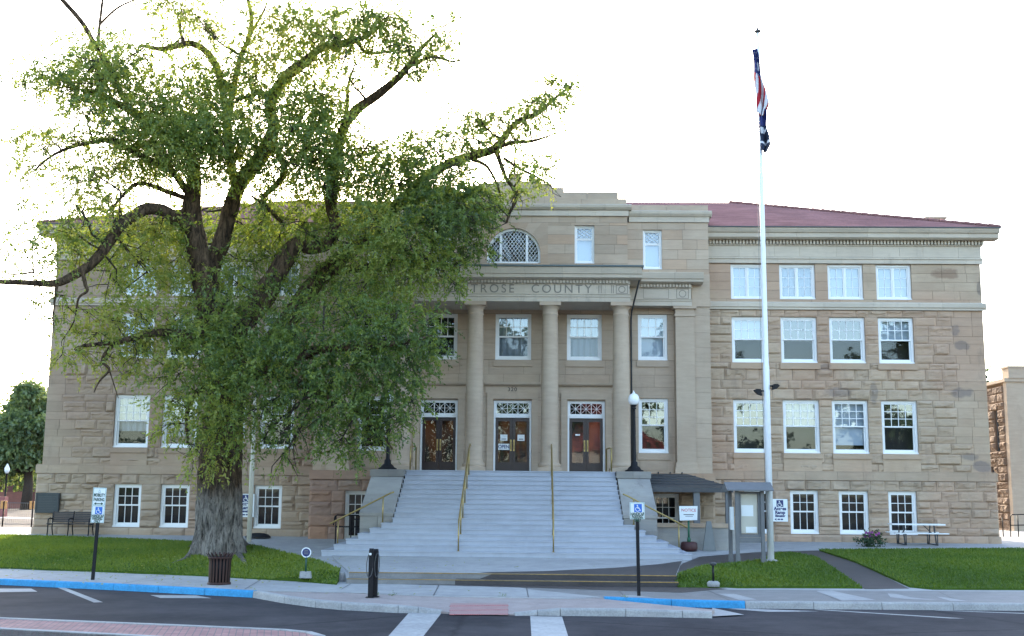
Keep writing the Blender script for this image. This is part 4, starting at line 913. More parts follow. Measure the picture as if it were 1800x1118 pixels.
# flagpoles
def flagpole(name, px, py, Y, topy, r0, label, mat):
    b_ = at(px, py, Y); z0 = H(b_.x, Y); zt = at(px, topy, Y).z; o = empty(name, (b_.x, Y, z0)); tag(o, label, 'flagpole')
    m = MB(); hgt = zt - z0; m.tube([(0, 0, 0), (0, 0, hgt * .35), (0, 0, hgt * .36), (0, 0, hgt * .72), (0, 0, hgt * .725), (0, 0, hgt)], [r0, r0 * .95, r0 * .8, r0 * .7, r0 * .55, r0 * .4], 12); m.build('pole', mat, o)
    m = MB(); m.lathe(0, 0, [(r0 * 2.2, 0), (r0 * 2.2, .05), (r0 * 1.4, .08)], 14); m.build('collar', M_kerb, o)
    return o, hgt
M_pole = plain('white_pole_paint', (.80, .82, .84), .4, var=.05)
fpo, fh = flagpole('flagpole', 1355, 984, 35.9, 58, .105, 'tall white flagpole flying two limp flags in front of the right wing', M_pole)
m = MB(); m.lathe(0, 0, [(.06, fh), (.11, fh + .04), (.11, fh + .08), (.04, fh + .1), (.04, fh + .16), (.0, fh + .2)], 10); m.build('truck', M_dgrey, fpo)
m = MB(); m.tube([(-.13, -.06, 1.3), (-.16, -.07, fh * .5), (-.10, -.05, fh)], .008, 4); m.build('halyard', M_kiosk, fpo)
fl = fpo.location; zf = at(1340, 684, 35.9).z - fl.z
for sg, dz in ((-1, -.06), (1, .1)):
    m = MB(); m.tube([(sg * .08, 0, zf + dz), (sg * .2, -.02, zf + dz)], .03, 6); m.extry([(sg * .16, zf + dz - .13), (sg * .22, zf + dz + .06), (sg * .34, zf + dz + .06), (sg * .40, zf + dz + .0), (sg * .30, zf + dz - .09)] if sg > 0 else [(-.16, zf + dz - .15), (-.30, zf + dz - .10), (-.41, zf + dz + .02), (-.34, zf + dz + .06), (-.20, zf + dz + .05)], -.12, .1); m.build('floodlight', M_black, fpo)
fp2, h2 = flagpole('flagpole', 437, 962, 40.5, 560, .085, 'pale slender pole rising behind the big tree trunk', plain('cream_pole_paint', (.62, .60, .50), .5, var=.1))
# flags
M_fr, M_fw, M_fb, M_fn = solid('flag_red', (.33, .008, .018), .9), solid('flag_white', (.55, .56, .60), .9), solid('flag_blue', (.010, .018, .11), .9), solid('flag_navy', (.006, .015, .04), .9)
def hang_flag(name, label, z0, z1, w0, w1, x0, x1, pick, ns=36, nt_=48):
    """a limp flag hanging in folds beside the pole: u across the folds, v down"""
    o = MB()
    for i in range(ns + 1):
        for j in range(nt_ + 1):
            u, v = i / ns, j / nt_; wd = (w0 + (w1 - w0) * min(1, v * 1.15)) * (1 - .35 * max(0, v - .86) / .14)
            x = x0 + (x1 - x0) * v + wd * (u + .10 * math.sin(u * 9 + v * 5) * (.4 + v)) + .02 * math.sin(v * 11)
            y = -.10 + .10 * math.sin(u * 11 + v * 3.5) * (.35 + .8 * v) + .04 * math.sin(u * 5 - v * 9)
            o.v.append((x, y, z0 + (z1 - z0) * v + .10 * (u - .4) * math.sin(v * 3) - .12 * v * math.sin(u * 3.1)))
    for i in range(ns):
        for j in range(nt_):
            o.mi = pick((i + .5) / ns, (j + .5) / nt_, i, j); o.smooth = True; k = i * (nt_ + 1) + j; o.face([k, k + nt_ + 1, k + nt_ + 2, k + 1])
    ob = o.build(name, [M_fr, M_fw, M_fb, M_fn]); ob.location = fl
    tag(ob, label, 'flag'); md = ob.modifiers.new('thick', 'SOLIDIFY'); md.thickness = .006
    return ob
zf1 = at(1320, 88, 35.9).z - fl.z; zf2 = at(1328, 196, 35.9).z - fl.z; zf3 = at(1330, 266, 35.9).z - fl.z
def us(u, v, i, j):
    if v < .33 + .12 * u: return 1 if (i % 6 == 3 and j % 4 == 2) else 2
    return 0 if math.floor((u * 2.1 + v * 2.6 + .12 * math.sin(v * 9)) * 1.9) % 2 == 0 else 1
hang_flag('flag', 'limp flag with stars and red and white stripes near the pole top', zf1, zf2 - .1, .16, .38, -.24, -.07, us)
def blue(u, v, i, j):
    if .42 < v < .56 and .2 < u < .55: return 1
    if .46 < v < .52 and .2 < u < .8: return 1
    if .74 < v < .80: return 1
    if v < .14 and u < .3: return 0
    return 2 if v < .38 else 3
hang_flag('flag', 'limp dark blue flag with white device hanging below the striped one', zf2 + .05, zf3, .26, .29, -.09, .02, blue, 24, 36)
# ---------------------------------------------------------------- signs
def access_sign(px0, px1, py0, py1, Y, arrow, label):
    a, b_ = at(px0, py0, Y), at(px1, py1, Y); cx, cz = (a.x + b_.x) / 2, (a.z + b_.z) / 2; hw, hh = (b_.x - a.x) / 2, (a.z - b_.z) / 2
    o = empty('access_sign', (cx, Y, cz)); tag(o, label, 'sign')
    m = MB(); m.box(-hw, hw, -.02, 0, -hh, hh); m.build('panel', M_sign, o)
    m = MB(); s = hw * .44; zc = hh * .60; m.box(-s, s, -.026, -.0205, zc - s, zc + s); sy = m.build('symbol', [M_navy, M_sign], o)
    m = MB(); wheelchair(m, 0, -.029, zc - .01, s * 1.9); m.build('pictogram', M_sign, sy)
    for tx, z, sz in (('Access', .14, .185), ('Ramp', -.20, .185), ('Elevator', -.50, .125)): text('lettering', tx, sz * hw / .31, M_navy, o, Vector((0, -.024, z * hh)), .002, bold=.008, sx=.95)
    m = MB(); z = -.80 * hh; d = arrow
    m.poly([(d * hw * .75, -.0245, z), (d * hw * .5, -.0245, z + .05), (d * hw * .5, -.0245, z - .05)][::d])
    for q in (-.2, .2): m.box(q * hw - hw * .16, q * hw + hw * .16, -.0245, -.021, z - .025, z + .025)
    m.build('arrow', M_navy, o)
access_sign(1357, 1385, 877, 917, 44.74, -1, 'white wheelchair access ramp sign on the wall beside the tall flagpole')
access_sign(419, 446, 868, 909, 44.74, 1, 'white wheelchair access ramp sign on the wall just behind the tree trunk')
def parking_sign(px, py, Y, ptop, panels, label, tilt=0):
    b_ = at(px, py, Y); z0 = 0 if Y < 31.5 else H(b_.x, Y); zt = at(px, ptop, Y).z - z0; o = empty('parking_sign', (b_.x, Y, z0)); tag(o, label, 'sign')
    o.rotation_euler = (0, tilt, 0)
    m = MB(); m.box(-.04, .04, -.03, .03, -.02, zt - .1); m.build('post', M_black, o)
    z = zt
    for kind, hgt, wd in panels:
        c = z - hgt / 2; m = MB(); m.box(-wd / 2, wd / 2, -.05, -.036, z - hgt + .004, z); pn = m.build('panel', M_sign, o)
        m = MB()
        ring_box(m, -wd / 2 + .012, wd / 2 - .012, z - hgt + .016, z - .012, .007, -.0535, -.0505); m.build('border', M_green, pn)
        if kind == 'res':
            m = MB(); m.box(-.075, .115, -.055, -.0507, z - .235, z - .04); sy = m.build('symbol', M_signblue, pn); m = MB(); wheelchair(m, .02, -.057, z - .14, .18); m.build('pictogram', M_sign, sy)
            for k, tx in enumerate(('HANDICAP', 'PARKING', 'ONLY')): text('lettering', tx, .10, M_dkgreen, pn, Vector((0, -.054, z - .285 - k * .072)), .001, sx=.66, bold=.004)
        else:
            m = MB(); m.tube([(-.03, -.052, z - .13), (0, -.052, z - .05), (.03, -.052, z - .13), (-.03, -.052, z - .13)], .005, 4)
            m.build('symbol', M_green, pn)
            for k, tx in enumerate(('MOBILITY', 'PARKING')): text('lettering', tx, .12, M_dkgreen, pn, Vector((0, -.054, z - .205 - k * .12)), .001, sx=.58, bold=.004)
            m = MB(); zz_ = z - .43; m.box(-.09, .09, -.0545, -.051, zz_ - .01, zz_ + .01); m.poly([(.13, -.0545, zz_), (.07, -.0545, zz_ + .035), (.07, -.0545, zz_ - .035)]); m.poly([(-.13, -.0545, zz_), (-.07, -.0545, zz_ - .035), (-.07, -.0545, zz_ + .035)]); m.build('arrow', M_dkgreen, pn)
        z -= hgt
    return o
parking_sign(163, 1018, 30.9, 857, (('mob', .48, .36), ('res', .47, .36)), 'double panel disabled parking sign on black post before the left lawn', R(1.4))
parking_sign(1123, 1047, 28.0, 883, (('res', .41, .36),), 'single panel disabled parking sign on black post before the steps', R(-.8))
# small round sign and small stake light in the lawns
p = gp(537, 1016); o = empty('lawn_sign', (p.x, p.y, p.z)); tag(o, 'small round navy sign on a stake set in a concrete block on the lawn', 'sign')
m = MB(); m.extry([(-.15, 0), (.15, 0), (.12, .17), (-.14, .17)], -.09, .12); m.build('block', M_kerb, o)
zt = at(535, 971, p.y).z - p.z; m = MB(); m.tube([(0, 0, .15), (0, 0, zt - .08)], .03, 6); m.build('stake', M_dkgreen, o)
m = MB()
for r0, y, mi in ((.135, -.02, 1), (.108, -.024, 0)):
    m.mi = mi; m.extry([(r0 * math.cos(a * .3142), zt + r0 * math.sin(a * .3142)) for a in range(20)], y - .006, y)
d = m.build('disc', [M_navy, M_sign], o)
m = MB()
for k, (wd) in enumerate((.10, .13, .12)): m.box(-wd / 2, wd / 2, -.034, -.031, zt + .045 - k * .045, zt + .068 - k * .045)
m.build('print', M_kiosk, d)
p = gp(1254, 1031); o = empty('stake_light', (p.x, p.y, p.z)); tag(o, 'short black stake light in a concrete block at the edge of the lawn', 'garden light')
m = MB(); m.lathe(0, 0, [(.17, 0), (.17, .10), (.12, .14)], 9); m.build('block', M_kerb, o)
zt = at(1252, 989, p.y).z - p.z; m = MB(); m.tube([(0, 0, .1), (0, 0, zt - .04)], .028, 6); m.build('stake', M_black, o); m = MB(); m.lathe(0, 0, [(.05, zt - .08), (.09, zt - .04), (.09, zt), (.03, zt + .015)], 10); m.build('head', M_dgrey, o)
# litter bin
p = P0(385, 1027); M_bin = plain('dark_brown_metal', (.05, .024, .018), .55, var=.2, spec=.25); o = empty('litter_bin', (p.x, p.y, 0)); tag(o, 'dark brown slatted litter bin on the sidewalk before the tree', 'litter bin')
bh = at(385, 972, p.y).z
m = MB()
for k in range(20):
    a = 2 * math.pi * k / 20; ca, sa = math.cos(a), math.sin(a); n = Vector((-sa, ca, 0)) * .024
    ring_ = [(.265, .04), (.27, .3), (.275, bh * .75), (.30, bh * .88), (.375, bh)]
    for (r0, z0), (r1, z1) in zip(ring_, ring_[1:]):
        for dr in (0, .012): m.poly([Vector((ca * (r0 + dr), sa * (r0 + dr), z0)) - n, Vector((ca * (r0 + dr), sa * (r0 + dr), z0)) + n, Vector((ca * (r1 + dr), sa * (r1 + dr), z1)) + n, Vector((ca * (r1 + dr), sa * (r1 + dr), z1)) - n])
m.build('slats', M_bin, o)
m = MB(); m.lathe(0, 0, [(.30, 0), (.30, .05), (.26, .06)], 24); m.build('base', M_bin, o); m = MB(); m.lathe(0, 0, [(.30, bh * .83), (.315, bh * .84), (.315, bh * .88), (.30, bh * .89)], 26); m.build('band', M_bin, o)
m = MB(); m.lathe(0, 0, [(.24, .06), (.245, bh * .9)], 20); m.build('liner', M_black, o)
# black post pair with cable loops by the crossing
p = P0(651, 1050); ph = at(653, 967, p.y).z; o = empty('bicycle_stand', (p.x, p.y, 0)); tag(o, 'black metal post with looped cables standing by the crossing', 'bicycle stand')
for dx, dy, hh in ((0, 0, ph), (.085, .16, ph - .02)):
    m = MB(); m.box(dx - .055, dx + .055, dy - .05, dy + .05, .012, hh); m.box(dx - .10, dx + .10, dy - .09, dy + .09, 0, .012); m.extr([(dy - .05, hh), (dy + .05, hh), (dy + .03, hh + .04), (dy - .03, hh + .04)], dx - .05, dx + .05); m.build('post', M_black, o)
for x0, rx, y in ((-.03, .075, -.03), (.13, .055, .05)):
    m = MB(); m.tube([(x0 + rx * math.cos(a) * (1 if x0 > 0 else 1), y + .05 * math.sin(a), .68 * ph + .27 * math.sin(a)) for a in np.linspace(0, 2 * math.pi, 26)], .011, 5, False); m.build('cable', M_dgrey, o)
m = MB(); m.lathe(-.02, -.056, [(.0, ph - .12), (.028, ph - .11), (.028, ph - .07), (0, ph - .06)], 10); m.build('reflector', M_sign, o)
# bench, plaque, picnic table, flowers
bY = 44.0; a, b_ = at(86, 935, bY), at(163, 937, bY); z0 = H(-17, bY); o = empty('bench', ((a.x + b_.x) / 2, bY, z0)); tag(o, 'dark bench against the wall below the bronze plaque', 'bench'); hw = (b_.x - a.x) / 2
M_bench = plain('dark_brown_slats', (.05, .038, .035), .6, var=.25)
m = MB()
for k in range(5): m.box(-hw, hw, -.30 + k * .085, -.235 + k * .085, .43, .46)
m.build('seat', M_bench, o); m = MB()
for x0, x1 in ((-hw, -.02), (.02, hw)):
    for k in range(6): m.box(x0 + .02, x1, .13 + k * .012, .155 + k * .012, .50 + k * .068, .56 + k * .068)
m.build('backrest', M_bench, o)
for x in (-hw + .06, 0, hw - .06):
    m = MB(); m.tube([(x, -.30, 0), (x, -.27, .22), (x, -.29, .43), (x, -.28, .62), (x, -.1, .66), (x, .13, .63)], .024, 6); m.tube([(x, .22, 0), (x, .12, .25), (x, .12, .45), (x, .22, .92)], .024, 6); m.tube([(x, -.29, .42), (x, .12, .42)], .02, 6); m.build('leg', M_black, o)
a, b_ = at(64, 866, 44.70), at(103, 902, 44.70); o = MB(); o.box(a.x, b_.x, 44.66, 44.76, b_.z, a.z); pq = tag(o.build('plaque', plain('dark_bronze', (.035, .045, .05), .45, .3, var=.25)), 'dark bronze plaque on the building corner above the bench', 'plaque')
o = MB(); ring_box(o, a.x + .03, b_.x - .03, b_.z + .03, a.z - .03, .025, 44.64, 44.66)
for k in range(9): o.box(a.x + .12, b_.x - .12 - (k % 3) * .05, 44.652, 44.66, a.z - .16 - k * .066, a.z - .14 - k * .066)
o.build('raised_text', M_dgrey, pq)
tY = 43.5; a, b_ = at(1567, 935, tY), at(1656, 938, tY); z0 = H(14, tY); o = empty('picnic_table', ((a.x + b_.x) / 2, tY, z0)); tag(o, 'white topped picnic table on dark tube legs by the right wing', 'picnic table'); o.rotation_euler = (0, 0, R(-4)); hw = (b_.x - a.x) / 2 + .02
m = MB(); m.box(-hw, hw, -.37, .37, .74, .785); m.build('tabletop', M_white, o)
for y in (-.68, .68):
    m = MB(); m.box(-hw, hw, y - .13, y + .13, .43, .465); m.build('seat', M_white, o)
for x in (-hw + .4, hw - .4):
    m = MB(); m.tube([(x, -.7, .03), (x, .7, .03)], .025, 6); m.tube([(x, -.66, .42), (x, .66, .42)], .022, 6)
    for y in (-.5, .5): m.tube([(x, y, .03), (x, y * .55, .73)], .025, 6)
    m.tube([(x, 0, .42), (x * .45, 0, .73)], .018, 6)
    for y in (-.68, .68): m.tube([(x, y, .03), (x, y, .42)], .022, 6)
    m.build('leg', M_dgrey, o)
# black pipe railing at the basement door on the left and neighbour's handrail
def pipe_rail(name, label, pl, cat='railing', r=.025):
    o = MB()
    for pts in pl: o.tube(pts, r, 6)
    return tag(o.build(name, M_black), label, cat)
zz0 = .55; Yr = 40.9
X = lambda px, Y=Yr: at(px, 930, Y).x
pipe_rail('pipe_railing', 'black pipe railing at the basement door left of the steps', [[(X(590), Yr, zz0), (X(590), Yr, 1.55)], [(X(586), Yr, 1.2), (X(588), Yr, 1.5), (X(592), Yr, 1.56), (X(650), Yr, 1.56)], [(X(590), Yr, 1.15), (X(650), Yr, 1.15)], [(X(617), Yr, zz0), (X(617), Yr, 1.56)], [(X(640), Yr, zz0), (X(640), Yr, 1.56)], [(X(612), Yr + .6, 1.4), (X(650), Yr + .6, 1.4)]])
Yr = 52; pipe_rail('pipe_railing', 'black pipe handrail beside the brown building at the right edge', [[(X(1763, 52), 52, .6), (X(1763, 52), 52, 1.5)], [(X(1776, 52), 52, .6), (X(1777, 52), 52, 1.5), (X(1780, 52), 52, 1.62), (X(1830, 52), 52, 1.66)], [(X(1790, 52), 52, .6), (X(1790, 52), 52, 1.6)], [(X(1776, 52), 52, 1.15), (X(1830, 52), 52, 1.18)]])
m = MB(); p = at(452, 951, 44.5); m.lathe(0, 0, [(.5, .0), (.48, .05), (.4, .12), (.2, .17), (0, .18)], 18); hc = tag(m.build('drain_cover', M_black), 'low domed black cover on the walk beside the pale pole', 'cover'); hc.location = (p.x + .25, 43.6, .62); hc.scale = (1, .6, 1)
# ---------------------------------------------------------------- right neighbour
NX = at(1774, 800, 60).x; NZ = at(1774, 672, 60).z
nb = empty('brown_building', (NX, 60, .5)); tag(nb, 'brown sandstone building with slit windows at the right edge', 'building'); O = -Vector((NX, 60, .5))
m = MB()
tmp = MB(); ashlar(tmp, 60.3, 74, .4, NZ - .15, 0, [(61.1 - .0, 61.6, 4.8, 7.0), (62.0, 62.5, 2.0, 4.0)], (.40, .5), (.7, 1.3), .10, tv=.15)
tmp.v = [(NX + y_, x_, z_) for (x_, y_, z_) in tmp.v]; tmp.f = [f[::-1] for f in tmp.f]; tmp.build('side_wall', M_brownstone, nb, O)
m = MB(); m.tone = 1; m.box(NX + .02, NX + .5, 60.3, 60.32, .4, NZ); m.box(NX, NX + 14, 59.9, 60.29, .4, NZ + .02); z = .6
m.build('front_wall', M_smooth, nb, O)
m = MB(); m.box(NX - .1, NX + 14, 59.8, 74, NZ + .02, NZ + .2); m.box(NX + .1, NX + 1.2, 59.75, 60.6, NZ + .2, NZ + .75); m.box(NX + .05, NX + 1.25, 59.7, 60.65, NZ + .75, NZ + .85); m.build('parapet', M_smooth, nb, O)
for y0, y1, za, zb in ((61.1, 61.6, 4.8, 7.0), (62.0, 62.5, 2.0, 4.0)):
    m = MB(); m.box(NX + .12, NX + .2, y0, y1, za, zb); wd_ = m.build('window', M_dark, nb, O); m = MB(); m.box(NX + .08, NX + .12, y0, y0 + .07, za, zb); m.box(NX + .08, NX + .12, y1 - .07, y1, za, zb); m.box(NX + .08, NX + .12, y0 + .07, y1 - .07, za + .4, za + .46); m.build('frame', M_kiosk, wd_)
# ---------------------------------------------------------------- left background
lot = tag(sheet('parking_lot', [(-150, 48), (-19.5, 48), (-19.5, 66), (-40, 150), (-150, 150)], M_asph, .3, hf=None), kind='structure')
sheet('far_pavement', [(-190, 150.2), (-30, 150.2), (-30, 190), (-190, 190)], M_conc, .34, hf=None)
for a in (((0, 908), (75, 911), (75, 913), (0, 910.5)), ((25, 880.5), (80, 878), (80, 880), (25, 883))): sheet('lot_line', [gz(*p, .304) for p in a], M_mark, .304, hf=None)
FY = 58.
fo = empty('post_fence', (at(30, 925, FY).x, FY, .3)); tag(fo, 'thin wire fence with orange capped black posts at the left edge', 'fence'); O = -Vector(fo.location)
M_org = solid('orange_plastic', (.62, .30, .09), .6)
zt = at(5, 881, FY).z
for px in (-50, 6, 57):
    x = at(px, 900, FY).x; m = MB(); m.tube([(x, FY, .3), (x, FY, zt)], .04, 6); ps = m.build('post', M_black, fo, O)
    m = MB(); m.box(x - .16, x - .05, FY - .04, FY + .04, zt - .38, zt + .02); m.box(x + .05, x + .15, FY - .04, FY + .04, zt - .38, zt + .02); m.build('cap', M_org, ps)
m = MB()
for z in (.55, zt - .08): m.tube([(at(-60, 900, FY).x, FY, z), (at(64, 900, FY).x, FY, z)], .018, 5)
for k in range(34): x = at(-60 + k * 3.7, 900, FY).x; m.tube([(x, FY, .55), (x, FY, zt - .1)], .004, 3)
m.build('wire', M_kiosk, fo, O)
BW = 110.
m = MB(); x0, x1 = at(-80, 870, BW).x, at(40, 870, BW).x; m.box(x0, x1, BW, BW + .5, .2, at(20, 865, BW).z); tag(m.build('low_brick_wall', plain('red_brick', (.24, .10, .08), .9, var=.3, scale=3)), 'low red brick wall below the trees at the far left', 'wall')
m = MB(); a = at(9, 875, 80); m.box(at(-40, 870, 80).x, a.x, 80, 80.5, .2, at(5, 873, 80).z); tag(m.build('low_brick_wall', plain('red_brick_near', (.27, .10, .09), .9, var=.3, scale=3)), 'short end of red brick wall by the capped posts', 'wall')
# stop sign
SY = 140.; p = at(23, 880, SY); o = empty('stop_sign', (p.x, SY, .3)); tag(o, 'red octagonal stop sign on a dark post far left', 'stop sign'); zc = at(25, 839, SY).z - .3; r = .43
m = MB(); m.tube([(0, 0, 0), (0, 0, zc + .5)], .05, 6); m.build('post', M_dkgreen, o)
m = MB(); m.extry([(r * math.cos(R(22.5 + 45 * k)), zc + r * math.sin(R(22.5 + 45 * k))) for k in range(8)], -.10, -.06); m.mi = 1; r2 = r * .9; m.extry([(r2 * math.cos(R(22.5 + 45 * k)), zc + r2 * math.sin(R(22.5 + 45 * k))) for k in range(8)], -.106, -.101); pn = m.build('panel', [M_sign, M_redt], o); text('lettering', 'STOP', .30, M_sign, pn, Vector((0, -.112, zc)), .003, bold=.006)
m = MB(); m.box(-.4, .4, -.03, .0, zc + .5, zc + .7); m.build('street_blade', M_green, o)
SY = 100.; p = at(8, 885, SY); o = empty('street_lamp', (p.x, SY, .3)); tag(o, 'distant black street lamp with white acorn globe at the far left', 'street lamp'); zc = at(9, 824, SY).z - .3
m = MB(); m.lathe(0, 0, [(.2, 0), (.2, .3), (.09, .5), (.07, zc - .5), (.14, zc - .42)], 10); m.build('post', M_black, o); m = MB(); m.lathe(0, 0, [(.12, zc - .41), (.23, zc - .15), (.23, zc + .05), (.10, zc + .3), (.03, zc + .45)], 12); m.build('globe', M_globe, o)
SY = 120.; p = at(2, 860, SY); o = empty('light_mast', (p.x, SY, .3)); tag(o, 'tall pale parking lot light mast before the left background tree', 'light mast'); zc = at(2, 732, SY).z - .3
m = MB(); m.tube([(0, 0, 0), (0, 0, zc)], [.14, .08], 8); m.build('pole', M_kiosk, o); m = MB(); m.tube([(0, 0, zc - .1), (.75, 0, zc - .05)], .05, 6); m.box(.5, 1.0, -.2, .2, zc - .05, zc + .1); m.build('lamp_head', M_sign, o)
m = MB(); BY = 150.; m.box(at(-120, 850, BY).x, at(75, 850, BY).x, BY, BY + 15, .3, at(40, 826, BY).z); far = tag(m.build('brick_building', plain('dark_red_brick', (.11, .038, .03), .9, var=.25, scale=1)), 'low dark red brick building behind the far left tree', 'building')
m = MB(); m.box(at(-120, 850, BY).x - .3, at(75, 850, BY).x + .3, BY - .6, BY + 15, at(40, 826, BY).z, at(40, 820, BY).z); m.build('roof', M_dgrey, far)
for a, b_ in ((46, 56), (10, 20), (-30, -20)):
    m = MB(); m.box(at(a, 850, BY).x, at(b_, 850, BY).x, BY - .05, BY, at(40, 848, BY).z, at(40, 836, BY).z); m.build('window', M_dark, far)

# ---------------------------------------------------------------- foliage
def mesh_quads(name, V, tone, mat, parent=None, nv=4):
    n = len(V) // nv; me = bpy.data.meshes.new(name); me.vertices.add(n * nv); me.vertices.foreach_set('co', V.astype(np.float32).ravel())
    me.loops.add(n * nv); me.loops.foreach_set('vertex_index', np.arange(n * nv, dtype=np.int32)); me.polygons.add(n)
    me.polygons.foreach_set('loop_start', np.arange(0, n * nv, nv, dtype=np.int32)); me.polygons.foreach_set('loop_total', np.full(n, nv, dtype=np.int32))
    a = me.attributes.new('tone', 'FLOAT', 'FACE'); a.data.foreach_set('value', tone.astype(np.float32)); me.materials.append(mat); me.update(calc_edges=True)
    return link(name, me, parent)
def unit(a): return a / np.maximum(1e-6, np.linalg.norm(a, axis=-1, keepdims=True))
def sprays(C, Rad, ntw, nl, llen, lwid, tw_len, tone_m, droop=.45, tv=.16):
    """leaf sprays in an ellipsoid: twigs that leave outward and droop, leaves along each"""
    u = unit(rng.normal(size=(ntw, 3))); r = rng.random(ntw) ** (1 / 2.4) * (.9 + .25 * rng.random(ntw)); P = C + u * Rad * r[:, None]
    D = unit(u * np.array([.7, .7, .35]) + rng.normal(size=(ntw, 3)) * .45 + np.array([0, 0, -droop])); L = tw_len * (.55 + .9 * rng.random(ntw))
    t = (np.arange(nl) + rng.random((ntw, nl))) / nl
    bend = np.zeros((ntw, nl, 3)); bend[..., 2] = -.35 * droop * (t ** 2) * L[:, None]
    base = P[:, None] + D[:, None] * (t * L[:, None])[..., None] + bend + rng.normal(size=(ntw, nl, 3)) * .02
    ld = unit(D[:, None] * .55 + rng.normal(size=(ntw, nl, 3)) * .62 + np.array([0, 0, -.35])); sd_ = unit(np.cross(ld, rng.normal(size=(ntw, nl, 3))))
    ll = (llen * (.6 + .7 * rng.random((ntw, nl))))[..., None]; lw = ll * (lwid / llen)
    V = np.stack([base, base + ld * ll * .45 + sd_ * lw * .5, base + ld * ll, base + ld * ll * .45 - sd_ * lw * .5], axis=2)
    tone = np.clip(tone_m + rng.normal(size=(ntw, 1)) * tv + rng.normal(size=(ntw, nl)) * .07, 0, 1)
    return V.reshape(-1, 3), tone.ravel(), P, D, L
TY = 37.0
TREE = empty('elm_tree', gp(385, 966)); TREE.location.y = TY; TREE.location.x = at(383, 950, TY).x; TREE.location.z = H(TREE.location.x, TY)
tag(TREE, 'huge spreading old tree with thick furrowed pale based trunk on the left lawn', 'tree'); TO = -Vector(TREE.location)
def sk(pts):                                        # (px, py, depth offset, radius px) -> points, radii
    P_ = []; r_ = []
    for px, py, dy, rp in pts: p = at(px, py, TY + dy); P_.append(p); r_.append(rp / F * (TY + dy))
    # smooth
    out, ro = [], []
    n = len(P_)
    for i in range(n - 1):
        p0, p1, p2, p3 = P_[max(0, i - 1)], P_[i], P_[i + 1], P_[min(n - 1, i + 2)]
        for k in range(5):
            t = k / 5; out.append(.5 * ((2 * p1) + (p2 - p0) * t + (2 * p0 - 5 * p1 + 4 * p2 - p3) * t * t + (3 * p1 - p0 - 3 * p2 + p3) * t ** 3)); ro.append(r_[i] + (r_[i + 1] - r_[i]) * t)
    out.append(P_[-1]); ro.append(r_[-1]); return out, ro
tm_ = MB()
def barkw(p, d, r, i):
    a = math.atan2(d.y, d.x); g = max(0, 1 - (p.z - TREE.location.z) / 1.3)
    lob = g ** 1.6 * (.15 * math.cos(a * 5 + 1.) + .09 * math.cos(a * 8 + 2) + .02)
    fur_ = .05 * math.sin(a * 15 + 5 * noise.noise((p.z * 1.1, math.cos(a) * 2, math.sin(a) * 2))) + .11 * noise.noise((math.cos(a) * 3, math.sin(a) * 3, p.z * .7))
    return r * (1 + lob + fur_)
pts, rr = sk([(383, 985, 0, 46), (384, 962, 0, 43), (385, 935, 0, 39.5), (386, 900, 0, 37.5), (386, 850, 0, 36), (388, 800, 0, 35.5), (393, 740, 0, 34), (400, 690, 0, 34), (402, 640, 0, 36), (390, 590, 0, 37), (372, 540, 0, 31)])
tm_.tube(pts, rr, 56, True, barkw)
roots = [[(365, 950, -.3, 13), (345, 968, -1.1, 9), (325, 985, -1.8, 5), (300, 992, -2.0, 2)], [(400, 950, -.4, 12), (415, 972, -1.2, 8), (428, 988, -1.7, 5), (436, 996, -1.9, 2)], [(412, 948, .1, 12), (432, 960, 0., 7), (450, 966, .1, 3)], [(385, 955, -.6, 12), (378, 975, -1.3, 7), (372, 988, -1.6, 3)], [(355, 955, 0, 10), (338, 962, .1, 6), (322, 966, .2, 2)]]
for r0 in roots:
    P_ = [gp(px, py) if i > 0 else at(px, py, TY + dy) for i, (px, py, dy, rp) in enumerate(r0)]; R_ = [q[3] / F * TY for q in r0]
    tm_.tube(P_, R_, 10)
trunk = tm_.build('trunk', M_bark, TREE, TO)
